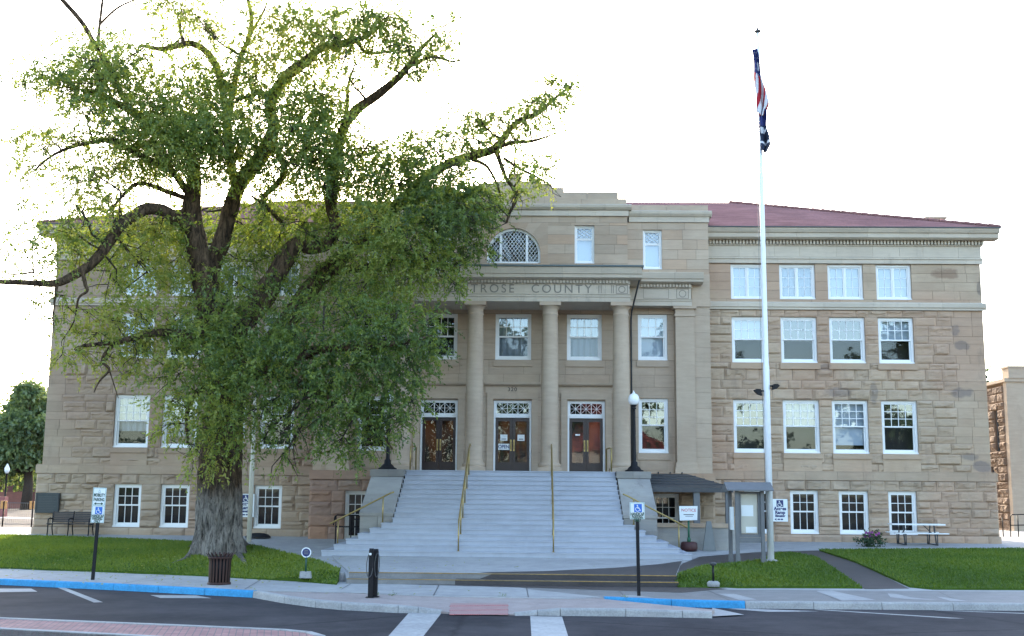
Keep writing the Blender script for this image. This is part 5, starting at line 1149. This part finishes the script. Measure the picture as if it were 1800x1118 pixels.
limbs = [
 [(375, 560, 0, 26), (362, 510, -.2, 22), (352, 460, -.3, 20), (342, 412, -.4, 19), (337, 360, -.5, 17), (342, 310, -.6, 12), (330, 270, -.8, 9), (290, 240, -1.0, 8), (235, 199, -1.4, 7), (175, 166, -1.8, 5), (143, 158, -2.0, 3)],
 [(365, 525, .2, 20), (372, 470, .3, 17), (390, 425, .4, 15), (406, 365, .5, 14), (424, 318, .6, 14), (451, 286, .6, 14), (473, 250, .6, 13), (481, 222, .5, 11), (475, 180, .5, 11), (500, 139, .5, 10), (537, 109, .5, 9), (567, 83, .5, 7), (610, 78, .4, 5), (650, 60, .3, 3)],
 [(340, 408, -.4, 14), (315, 388, -1.0, 12), (288, 371, -1.6, 11.5), (258, 368, -2.2, 11), (228, 383, -2.7, 10.5), (205, 405, -3.1, 10), (182, 440, -3.5, 10), (160, 464, -3.8, 9), (130, 484, -4.1, 8), (97, 498, -4.4, 7), (50, 497, -4.7, 5), (-10, 495, -5, 4)],
 [(400, 620, .3, 28), (420, 570, .6, 23), (458, 529, .8, 21), (480, 492, 1.0, 19), (500, 460, 1.1, 17), (522, 430, 1.2, 15), (548, 436, 1.1, 12), (575, 428, 1.0, 11), (590, 400, 1.0, 11), (582, 360, 1.1, 10.5), (586, 319, 1.2, 10), (594, 270, 1.2, 9.5), (601, 233, 1.2, 9), (624, 196, 1.2, 9), (661, 169, 1.1, 8), (690, 145, 1., 7), (712, 124, .9, 6), (740, 86, .8, 4), (765, 60, .7, 2)],
 [(420, 650, .6, 26), (474, 606, 1.4, 20), (510, 560, 1.9, 18), (540, 515, 2.2, 16), (574, 477, 2.4, 15), (609, 448, 2.5, 13), (655, 410, 2.3, 11), (700, 360, 1.9, 10), (750, 310, 1.5, 9), (790, 288, 1.2, 8.5), (815, 278, 1., 8), (845, 270, .9, 8), (872, 259, .7, 7.5), (905, 218, .5, 5), (950, 195, .3, 4), (985, 165, .2, 2.5), (1010, 148, .1, 1.2)],
 [(872, 259, .7, 5), (905, 250, .5, 4), (935, 248, .4, 3), (970, 237, .3, 1.5), (1000, 226, .2, .7)],
 [(872, 265, .7, 5), (881, 290, .5, 4), (890, 314, .4, 3.6), (903, 332, .3, 3.4), (907, 350, .3, 3.2), (897, 372, .2, 2.6), (890, 392, .1, 2)], [(885, 278, .6, 3), (915, 297, .5, 2.5), (951, 315, .4, 1.5), (970, 328, .3, .8)],
 [(830, 280, .9, 4), (855, 292, .8, 3), (872, 320, .7, 2.2), (880, 345, .7, 1.2)],
 [(415, 345, .5, 8), (402, 250, .8, 8), (396, 180, 1.0, 7), (376, 109, 1.0, 6.5), (340, 77, .9, 6), (300, 84, .8, 5), (278, 86, .7, 4.5), (248, 79, .6, 3)], [(325, 78, .9, 4), (317, 55, .9, 3), (318, 25, .9, 2)], [(398, 220, .9, 6), (420, 110, .6, 5.5), (436, 70, .5, 4.5), (442, 30, .4, 4), (430, -20, .4, 3)], [(440, 60, .5, 3), (458, 30, .4, 2.5), (470, 5, .4, 1.5)],
 [(233, 200, -1.4, 5), (200, 140, -1.7, 5), (165, 75, -2, 4.5), (143, 38, -2.2, 4.5), (105, -5, -2.4, 4)], [(172, 85, -2, 3.5), (175, 45, -2, 3), (181, -5, -2, 2.5)], [(176, 42, -2, 2.5), (205, 15, -2, 2), (235, 0, -2, 1.5)],
 [(335, 345, -.6, 7), (300, 300, -1.2, 6), (250, 275, -1.8, 5), (200, 248, -2.3, 4.5), (165, 250, -2.6, 4), (124, 259, -2.9, 3.5), (90, 275, -3.1, 2.5), (60, 300, -3.3, 1.5)], [(330, 350, -.6, 5), (297, 338, -1, 5), (245, 322, -1.4, 4), (215, 345, -1.7, 3), (195, 370, -1.9, 2)],
 [(475, 178, .5, 6), (455, 160, .3, 5), (440, 172, .2, 5), (425, 172, .1, 4), (410, 182, 0, 2)], [(580, 84, .5, 5), (620, 70, .6, 4), (645, 92, .7, 3), (690, 90, .8, 2)], [(718, 118, .9, 4), (760, 100, .8, 3), (795, 108, .8, 2), (832, 100, .7, 1)],
 [(410, 600, -.4, 16), (330, 590, -1.6, 10), (270, 585, -2.6, 7), (210, 600, -3.4, 5), (145, 608, -4, 3)], [(210, 600, -3.4, 4), (190, 615, -3.5, 3.5), (180, 635, -3.6, 3), (192, 650, -3.6, 2.2), (175, 670, -3.6, 1.6), (165, 690, -3.6, .8)], [(192, 650, -3.6, 1.6), (200, 675, -3.6, 1), (208, 700, -3.6, .6)],
 [(145, 478, -4, 4), (150, 500, -4, 3.5), (153, 512, -4, 2.6), (138, 525, -4, 2), (130, 565, -4, 1.3), (108, 600, -4, .7)], [(100, 498, -4.4, 4), (96, 530, -4.4, 2), (92, 565, -4.4, 1)], [(60, 478, -4.6, 2), (20, 482, -4.7, 1.5), (-10, 470, -4.8, 1)],
 [(420, 660, -.6, 18), (480, 650, -1.6, 11), (560, 615, -2.4, 8), (640, 610, -3, 6), (720, 600, -3.4, 4), (760, 590, -3.5, 2)], [(480, 650, -1.6, 7), (560, 690, -2.6, 6), (620, 720, -3.2, 4.5), (660, 750, -3.4, 3), (690, 790, -3.5, 1.5)], [(405, 690, -.8, 10), (360, 680, -2, 7), (330, 720, -2.8, 4), (330, 780, -3.1, 2)],
 [(480, 250, .6, 6), (500, 300, .7, 6), (480, 330, .8, 5), (462, 350, .8, 5), (480, 375, .9, 4), (500, 395, 1, 3)], [(601, 240, 1.2, 5), (610, 190, 1.3, 4), (612, 150, 1.3, 3), (625, 110, 1.3, 1.5)],
 [(574, 477, 2.4, 10), (640, 470, 1.5, 7), (700, 460, .8, 5), (760, 455, .4, 3)], [(700, 360, 1.9, 7), (760, 380, 1.5, 5), (820, 400, 1.2, 3), (850, 420, 1., 1.5)],
]
tips = []
bmb = MB(); limb_mb = MB()
for l in limbs:
    P_, R_ = sk(l); R_ = [max(.006, q) for q in R_]
    limb_mb.tube(P_, R_, 14 if R_[0] > .15 else 8, True, (lambda p, d, r, i: r * (1 + .16 * noise.noise((p.x * 2 + d.x * 2, p.y * 2 + d.y * 2, p.z * 2)))) if R_[0] > .12 else None)
    tips += [(p, r) for p, r in zip(P_, R_)]
limb_mb.build('limb', M_bark, TREE, TO)
TP = np.array([tuple(p) for p, r in tips]); TR = np.array([r for p, r in tips])
# foliage masses: px, py, rx, ry, depth offset, density, tint (leaf hue, with crown shade and sun glow painted in)
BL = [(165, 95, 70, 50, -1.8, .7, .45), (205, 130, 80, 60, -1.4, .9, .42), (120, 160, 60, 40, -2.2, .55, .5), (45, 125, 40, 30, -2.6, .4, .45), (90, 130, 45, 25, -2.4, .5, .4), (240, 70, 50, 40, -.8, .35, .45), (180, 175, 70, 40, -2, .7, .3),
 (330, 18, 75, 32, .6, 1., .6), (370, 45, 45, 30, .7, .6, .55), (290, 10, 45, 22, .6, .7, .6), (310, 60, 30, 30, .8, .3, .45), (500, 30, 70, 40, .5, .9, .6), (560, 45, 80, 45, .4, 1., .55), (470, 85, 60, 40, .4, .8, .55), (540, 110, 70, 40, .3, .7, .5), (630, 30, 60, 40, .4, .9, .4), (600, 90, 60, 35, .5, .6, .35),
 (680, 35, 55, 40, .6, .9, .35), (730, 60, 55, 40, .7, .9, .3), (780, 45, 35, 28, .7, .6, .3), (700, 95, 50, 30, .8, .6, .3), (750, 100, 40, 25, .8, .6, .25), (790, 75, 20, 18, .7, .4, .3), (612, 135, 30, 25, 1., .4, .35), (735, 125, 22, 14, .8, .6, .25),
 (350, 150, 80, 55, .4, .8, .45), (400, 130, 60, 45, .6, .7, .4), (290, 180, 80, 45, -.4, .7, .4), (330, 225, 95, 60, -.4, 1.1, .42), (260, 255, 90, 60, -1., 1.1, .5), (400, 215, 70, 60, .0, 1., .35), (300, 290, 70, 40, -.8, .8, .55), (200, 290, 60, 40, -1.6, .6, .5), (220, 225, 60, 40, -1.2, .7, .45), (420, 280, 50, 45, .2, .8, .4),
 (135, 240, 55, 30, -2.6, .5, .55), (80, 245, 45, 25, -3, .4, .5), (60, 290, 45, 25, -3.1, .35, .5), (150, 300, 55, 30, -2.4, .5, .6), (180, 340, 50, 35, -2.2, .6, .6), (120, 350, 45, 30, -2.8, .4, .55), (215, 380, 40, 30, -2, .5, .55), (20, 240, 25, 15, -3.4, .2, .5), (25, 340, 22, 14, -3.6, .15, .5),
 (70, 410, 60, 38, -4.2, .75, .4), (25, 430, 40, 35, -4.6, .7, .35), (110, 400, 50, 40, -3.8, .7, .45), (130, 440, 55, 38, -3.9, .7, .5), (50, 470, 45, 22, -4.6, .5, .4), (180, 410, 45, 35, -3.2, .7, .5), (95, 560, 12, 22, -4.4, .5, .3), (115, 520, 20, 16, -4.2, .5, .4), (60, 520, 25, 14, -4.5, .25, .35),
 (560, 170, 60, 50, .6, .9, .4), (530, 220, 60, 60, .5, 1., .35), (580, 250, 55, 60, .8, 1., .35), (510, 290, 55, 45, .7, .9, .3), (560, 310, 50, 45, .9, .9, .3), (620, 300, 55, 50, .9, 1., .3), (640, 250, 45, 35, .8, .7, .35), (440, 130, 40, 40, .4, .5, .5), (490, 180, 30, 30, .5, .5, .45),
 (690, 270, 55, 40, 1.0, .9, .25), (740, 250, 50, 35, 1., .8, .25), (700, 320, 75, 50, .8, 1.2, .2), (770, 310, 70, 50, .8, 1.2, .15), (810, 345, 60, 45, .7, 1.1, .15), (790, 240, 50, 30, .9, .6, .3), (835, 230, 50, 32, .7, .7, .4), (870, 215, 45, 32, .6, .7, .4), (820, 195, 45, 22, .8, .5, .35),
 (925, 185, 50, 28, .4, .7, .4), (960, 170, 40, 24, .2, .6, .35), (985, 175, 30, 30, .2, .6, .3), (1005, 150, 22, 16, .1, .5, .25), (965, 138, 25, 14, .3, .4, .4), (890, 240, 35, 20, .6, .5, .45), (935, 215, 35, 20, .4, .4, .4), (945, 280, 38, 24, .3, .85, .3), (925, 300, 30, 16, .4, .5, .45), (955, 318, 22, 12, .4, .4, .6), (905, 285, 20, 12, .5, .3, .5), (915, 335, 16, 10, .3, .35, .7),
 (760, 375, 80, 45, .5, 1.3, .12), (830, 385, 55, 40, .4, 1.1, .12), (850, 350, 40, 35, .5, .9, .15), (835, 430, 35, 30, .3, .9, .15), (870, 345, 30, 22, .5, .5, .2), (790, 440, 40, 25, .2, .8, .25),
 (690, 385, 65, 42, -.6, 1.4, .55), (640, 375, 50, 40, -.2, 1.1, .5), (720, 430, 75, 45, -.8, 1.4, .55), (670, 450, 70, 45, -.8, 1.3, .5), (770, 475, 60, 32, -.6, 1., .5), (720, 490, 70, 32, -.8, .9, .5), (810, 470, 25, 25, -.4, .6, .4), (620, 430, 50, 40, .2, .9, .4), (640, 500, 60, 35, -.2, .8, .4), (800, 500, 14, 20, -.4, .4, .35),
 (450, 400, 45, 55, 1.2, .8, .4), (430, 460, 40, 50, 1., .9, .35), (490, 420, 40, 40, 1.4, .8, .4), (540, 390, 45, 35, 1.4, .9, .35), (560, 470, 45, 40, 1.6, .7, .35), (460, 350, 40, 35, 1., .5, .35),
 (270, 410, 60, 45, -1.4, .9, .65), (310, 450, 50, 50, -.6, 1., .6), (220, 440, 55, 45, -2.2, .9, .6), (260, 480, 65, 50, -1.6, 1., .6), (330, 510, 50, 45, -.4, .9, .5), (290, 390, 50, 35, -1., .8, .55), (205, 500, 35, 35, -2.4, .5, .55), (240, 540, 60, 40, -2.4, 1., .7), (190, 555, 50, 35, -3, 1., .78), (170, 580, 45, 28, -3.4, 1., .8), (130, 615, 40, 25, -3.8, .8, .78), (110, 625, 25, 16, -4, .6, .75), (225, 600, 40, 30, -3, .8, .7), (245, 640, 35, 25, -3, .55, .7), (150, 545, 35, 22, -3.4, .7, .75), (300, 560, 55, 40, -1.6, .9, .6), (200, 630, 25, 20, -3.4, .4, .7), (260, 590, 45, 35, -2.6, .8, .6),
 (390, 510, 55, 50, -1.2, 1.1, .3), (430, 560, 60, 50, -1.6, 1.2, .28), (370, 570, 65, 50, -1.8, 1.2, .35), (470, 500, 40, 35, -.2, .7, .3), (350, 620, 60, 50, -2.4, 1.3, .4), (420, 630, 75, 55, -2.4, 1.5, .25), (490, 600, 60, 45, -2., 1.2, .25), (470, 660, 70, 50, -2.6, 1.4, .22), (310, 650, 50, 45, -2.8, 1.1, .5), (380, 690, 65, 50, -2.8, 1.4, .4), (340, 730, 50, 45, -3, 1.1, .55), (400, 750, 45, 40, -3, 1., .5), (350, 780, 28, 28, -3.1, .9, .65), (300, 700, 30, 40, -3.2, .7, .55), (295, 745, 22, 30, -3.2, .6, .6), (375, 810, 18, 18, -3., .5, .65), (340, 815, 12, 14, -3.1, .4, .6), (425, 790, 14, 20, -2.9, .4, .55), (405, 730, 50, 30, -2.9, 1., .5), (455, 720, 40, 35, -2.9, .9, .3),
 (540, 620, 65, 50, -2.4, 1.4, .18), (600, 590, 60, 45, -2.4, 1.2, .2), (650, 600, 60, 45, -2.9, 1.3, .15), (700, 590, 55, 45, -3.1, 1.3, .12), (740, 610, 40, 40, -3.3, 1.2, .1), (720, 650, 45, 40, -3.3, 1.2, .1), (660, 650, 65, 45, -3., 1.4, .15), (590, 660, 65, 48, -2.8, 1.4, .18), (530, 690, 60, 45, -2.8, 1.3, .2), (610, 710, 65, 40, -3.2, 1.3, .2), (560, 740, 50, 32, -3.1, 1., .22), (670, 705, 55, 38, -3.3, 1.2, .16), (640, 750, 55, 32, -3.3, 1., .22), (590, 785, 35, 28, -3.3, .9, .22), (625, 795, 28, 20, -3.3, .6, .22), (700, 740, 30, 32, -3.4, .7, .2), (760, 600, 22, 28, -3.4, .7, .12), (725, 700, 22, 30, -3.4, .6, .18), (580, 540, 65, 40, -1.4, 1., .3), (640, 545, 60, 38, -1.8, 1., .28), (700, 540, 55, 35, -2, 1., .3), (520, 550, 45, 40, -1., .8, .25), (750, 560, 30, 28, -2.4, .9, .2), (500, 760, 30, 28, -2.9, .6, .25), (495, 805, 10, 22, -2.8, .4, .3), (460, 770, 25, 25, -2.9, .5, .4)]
random.seed(5); BL2 = []
for b_ in BL:
    BL2.append(b_)
    if b_[1] < 400: BL2.append((b_[0] + random.uniform(-.35, .35) * b_[2], b_[1] + random.uniform(-.35, .35) * b_[3], b_[2] * random.uniform(.6, .9), b_[3] * random.uniform(.6, .9), b_[4] - random.uniform(.8, 2.4), b_[5] * .6, min(1, b_[6] + random.uniform(-.1, .15))))
BL2 += [(690, 60, 80, 40, .2, .5, .3), (420, 60, 60, 45, 0, .7, .5), (450, 130, 60, 45, -.3, .7, .4), (370, 240, 90, 55, -1.6, 1., .4), (300, 210, 80, 50, -1.8, .9, .45), (430, 200, 60, 50, -.9, .8, .35), (520, 180, 70, 50, -.8, .8, .35), (600, 210, 50, 40, -.6, .6, .3), (250, 150, 60, 40, -1.4, .5, .4), (440, 250, 50, 40, -1., .8, .35), (540, 260, 60, 45, -.6, .9, .3), (380, 310, 50, 30, -1.2, .6, .45), (480, 320, 50, 30, -.4, .6, .35)]
BL2 += [(260, 390, 90, 45, 2.2, .9, .4), (330, 420, 80, 50, 2.5, .8, .35), (430, 400, 70, 50, 2.8, .9, .35), (520, 370, 70, 45, 3., .8, .3), (600, 390, 70, 45, 3., .8, .35), (470, 450, 70, 45, 3., .8, .35), (420, 500, 80, 45, 2.8, .9, .35), (300, 480, 80, 50, 2., .9, .5), (560, 510, 70, 45, 3.2, .8, .35), (630, 470, 70, 50, 2.6, .9, .4), (680, 520, 60, 40, 2.4, .8, .35), (220, 450, 70, 45, 1.5, .8, .55), (600, 340, 70, 40, 2.6, .8, .3), (660, 330, 60, 40, 2., .8, .3), (160, 420, 60, 40, 1., .6, .5), (350, 370, 60, 35, 2.4, .6, .4),
        (330, 120, 80, 45, .8, .6, .45), (160, 130, 80, 60, -1.2, .6, .42), (540, 60, 90, 50, 0, .6, .5), (660, 60, 70, 45, .4, .5, .35), (290, 240, 80, 50, -.6, .6, .45), (560, 240, 70, 60, .2, .6, .35), (740, 440, 70, 40, .6, .8, .2), (800, 420, 45, 40, .6, .8, .15)]
Vs, Ts = [], []
for (px, py, rx, ry, dy, den, tint) in BL2:
    Y = TY + dy; c = at(px, py, Y); sc = Y / F; Rm = np.array([rx * sc * .92, min(1.6, .75 * (rx + ry) * sc), ry * sc * .92])
    ntw = int(den * rx * ry * (.043 if py < 380 else (.032 if dy < 1.4 else .04) if px > 480 else .026)) + 6
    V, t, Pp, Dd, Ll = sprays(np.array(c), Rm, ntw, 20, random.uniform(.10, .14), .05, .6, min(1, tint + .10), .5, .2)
    Vs.append(V); Ts.append(t)
    # a branch that carries this mass and forks into it
    C_ = np.array(c); d2 = ((TP - C_) ** 2).sum(1); j = int(np.argmin(d2 - 0.0)); a = Vector(TP[j]); L = math.sqrt(d2[j])
    r0 = max(.012, min(.05, TR[j] * .5, .012 + .018 * L)); mid = a.lerp(c, .55) + Vector(rng.normal(size=3)) * L * .10
    if L > .25: bmb.tube([a, a.lerp(mid, .5) + Vector(rng.normal(size=3)) * .05 * L, mid, c], [r0, r0 * .85, r0 * .65, r0 * .35], 6, False)
    for q in range(6):
        k = rng.integers(len(Pp)); e = Vector(Pp[k]) + Vector(Dd[k]) * float(Ll[k]); s = a.lerp(c, rng.uniform(.5, 1)) if L > .25 else a
        m1 = s.lerp(e, .5) + Vector(rng.normal(size=3)) * .12; bmb.tube([s, m1, e], [r0 * .45 + .003, r0 * .3 + .003, .004], 4, False)
bmb.build('branch', M_branch, TREE, TO)
V = np.concatenate(Vs); T = np.concatenate(Ts); print('leaves', len(T))
V[:, 1] = np.minimum(V[:, 1], 42.6)
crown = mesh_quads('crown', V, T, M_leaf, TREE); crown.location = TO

def bg_tree(name, label, cat_, base, trunk_r, hgt, blobs, mat, leaf, n_per, group=None, tlen=.9):
    o = empty(name, base); tag(o, label, 'tree', group); m = MB(); B = Vector(base)
    m.tube([(0, 0, -.2), (.1, 0, hgt * .2), (-.1, 0, hgt * .45), (.1, 0, hgt * .8)], [trunk_r, trunk_r * .8, trunk_r * .55, .05], 10)
    Vs, Ts = [], []
    for (x, y, z, r, dn) in blobs:
        m.tube([(0, 0, hgt * .3), (x * .5, y * .5, z * .8), (x, y, z)], [trunk_r * .35, trunk_r * .2, .03], 6, False)
        V, t, *_ = sprays(np.array([x, y, z]), np.array([r, r, r * .8]), int(n_per * dn), 10, leaf, leaf * .55, tlen, .5, .3, .25); Vs.append(V); Ts.append(t)
    m.build('trunk', M_branch, o); mesh_quads('crown', np.concatenate(Vs), np.concatenate(Ts), mat, o); return o
# far left tree
BY = 105.; s = BY / F; base = at(47, 868, BY); base.z = .3
bl = [((px - 47) * s, rng.uniform(-2, 2), at(px, py, BY).z - .3, r * s, d) for px, py, r, d in ((40, 700, 22, 1), (60, 720, 24, 1), (20, 735, 26, 1.1), (45, 750, 30, 1.3), (70, 755, 26, 1.1), (10, 770, 26, 1), (35, 790, 30, 1.2), (65, 795, 26, 1), (-15, 760, 30, 1), (-25, 800, 30, 1), (55, 690, 14, .6), (35, 690, 12, .5), (20, 815, 20, .6), (75, 715, 20, .7), (5, 715, 14, .5))]
bg_tree('broadleaf_tree', 'bushy green tree behind the parking lot at the far left', 'tree', base, .55, at(45, 690, BY).z, bl, M_leaf3, .42, 230)
base = at(-30, 868, 118); base.z = .3
bl = [(rng.uniform(-5, 5), rng.uniform(-2, 2), rng.uniform(3, 8), 2.4, 1) for k in range(9)]
bg_tree('broadleaf_tree', 'darker low tree mass partly cut by the left frame edge', 'tree', base, .4, 8, bl, M_leaf3, .42, 160)
base = at(1728, 900, 78); base.z = .5; z_ = at(1730, 655, 78).z
bg_tree('conifer_tree', 'tree tip showing between the courthouse and the brown building', 'tree', base, .3, z_, [(.1, 0, z_ - .7, .5, .5), (.1, 0, z_ - 1.8, .8, .8), (0.1, 0, z_ - 3, 1.0, 1), (0, 0, z_ - 5, 1.2, 1)], M_leaf2, .25, 120, tlen=.5)
# flowering bush by the picnic table
p = gp(1570, 970); o = empty('flowering_bush', (p.x, 42.6, H(p.x, 42.6))); tag(o, 'dark bush with magenta flowers at the lawn edge by the picnic table', 'bush')
V, t, *_ = sprays(np.array([0, 0, .22]), np.array([.42, .3, .24]), 130, 9, .09, .045, .2, .25, .1); f_ = mesh_quads('foliage', V, t, M_leaf2, o)
M_petal = solid('magenta_petals', (.26, .05, .24), .7)
for k in range(9):
    m = MB(); x, y, z = rng.uniform(-.25, .3), rng.uniform(-.32, .05), rng.uniform(.32, .52); v = [(x, y - .02, z)]
    for q in range(10): a = q * .6283; d = .058 if q % 2 == 0 else .04; v.append((x + d * math.cos(a), y - .035, z + d * math.sin(a)))
    m.v = v
    for q in range(10): m.face([0, 1 + q, 1 + (q + 1) % 10])
    m.build('flower', M_petal, o)
# weeds in the kerb joint
Vs, Ts = [], []
for px in (660, 690, 885, 1100): 
    p = P0(px, 1046 + (px - 690) * .012); V, t, *_ = sprays(np.array(p), np.array([.07, .03, .02]), 8, 5, .04, .015, .05, .6, -.6); Vs.append(V); Ts.append(t)
tag(mesh_quads('weeds', np.concatenate(Vs), np.concatenate(Ts), M_grass), 'small weeds sprouting in the pavement joint', 'weeds', kind='stuff')
# ---------------------------------------------------------------- grass blades on the lawns
def in_poly(x, y, poly):
    c = np.zeros(len(x), bool); n = len(poly); j = n - 1
    for i in range(n):
        xi, yi, xj, yj = poly[i].x, poly[i].y, poly[j].x, poly[j].y
        if yi != yj: c ^= ((yi > y) != (yj > y)) & (x < (xj - xi) * (y - yi) / (yj - yi) + xi)
        j = i
    return c
Hn = np.vectorize(H)
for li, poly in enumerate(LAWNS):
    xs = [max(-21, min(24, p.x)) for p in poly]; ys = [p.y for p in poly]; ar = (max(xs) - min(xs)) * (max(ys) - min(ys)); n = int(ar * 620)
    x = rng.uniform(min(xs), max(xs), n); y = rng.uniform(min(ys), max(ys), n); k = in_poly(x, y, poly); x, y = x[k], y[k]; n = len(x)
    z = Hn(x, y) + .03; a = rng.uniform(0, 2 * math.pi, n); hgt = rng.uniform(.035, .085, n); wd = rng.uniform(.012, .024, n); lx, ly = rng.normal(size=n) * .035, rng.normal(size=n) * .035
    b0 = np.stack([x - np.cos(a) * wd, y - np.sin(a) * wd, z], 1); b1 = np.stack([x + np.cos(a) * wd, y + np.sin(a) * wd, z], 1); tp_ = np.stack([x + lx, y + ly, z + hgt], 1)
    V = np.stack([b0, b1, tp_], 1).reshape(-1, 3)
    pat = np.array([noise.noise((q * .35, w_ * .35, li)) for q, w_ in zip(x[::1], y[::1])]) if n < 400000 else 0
    tag(mesh_quads('grass', V, np.clip(.45 + .35 * pat + rng.normal(size=n) * .16 + (.30 if li == 0 else .06), 0, 1), M_grass, None, 3), ('mown grass around the big tree, tinted yellow green for side light', 'mown grass of the small lawn beneath the tall flagpole', 'mown grass of the lawn in front of the picnic table')[li], 'grass', kind='stuff')  # left lawn blades tinted yellower to stand for light from the side gap
n = 520; x = TREE.location.x + rng.normal(size=n) * 4.2; y = TREE.location.y - 3.5 + rng.normal(size=n) * 2.6; k = (y > 27.3 + np.maximum(0, -5 - x) * .35) & (y < 42); x, y = x[k], y[k]; n = len(x)
z = np.array([(H(a, b_) if b_ > 31.4 else 0.) for a, b_ in zip(x, y)]) + .02 + .08 * np.array([bool(in_poly(np.array([a]), np.array([b_]), lawnL)[0]) for a, b_ in zip(x, y)])
a = rng.uniform(0, 6.28, n); d1 = np.stack([np.cos(a), np.sin(a), rng.normal(size=n) * .2], 1) * .05; d2 = np.stack([-np.sin(a), np.cos(a), rng.normal(size=n) * .3], 1) * .018; c = np.stack([x, y, z], 1)
tag(mesh_quads('fallen_leaves', np.stack([c - d1, c + d2, c + d1, c - d2], 1).reshape(-1, 3), np.clip(.85 + rng.normal(size=n) * .2, 0, 1), M_leaf), 'small fallen leaves scattered under the big tree', 'leaves', kind='stuff')
# ---------------------------------------------------------------- across the street, seen mirrored in the windows
Vs, Ts = [], []
for k in range(60):
    x = -44 + k * 1.7 + rng.uniform(-1, 1); r = rng.uniform(2.2, 3.8); z = rng.uniform(4, 20)
    if 3 < x < 9 or z > 12 and (rng.random() < .45): continue
    V, t, *_ = sprays(np.array([x, -26 + rng.uniform(-2, 2), z]), np.array([r, 2.5, r]), 190, 8, .55, .3, .9, .4); Vs.append(V); Ts.append(t)
tag(mesh_quads('street_trees', np.concatenate(Vs), np.concatenate(Ts), M_leaf2), 'row of leafy trees across the street mirrored in the windows', 'trees', kind='stuff')
o = MB(); o.box(-2, 14, -34, -26, -.2, 6.5); hs_ = tag(o.build('house', plain('pale_house_wall', (.45, .42, .38), .9)), 'red roofed house across the street mirrored in the windows', 'house')
m = MB(); m.extry([(-2.8, 6.5), (14.8, 6.5), (6, 12.5)], -34.5, -25.5); m.build('roof', plain('red_house_roof', (.22, .05, .045), .8), hs_)
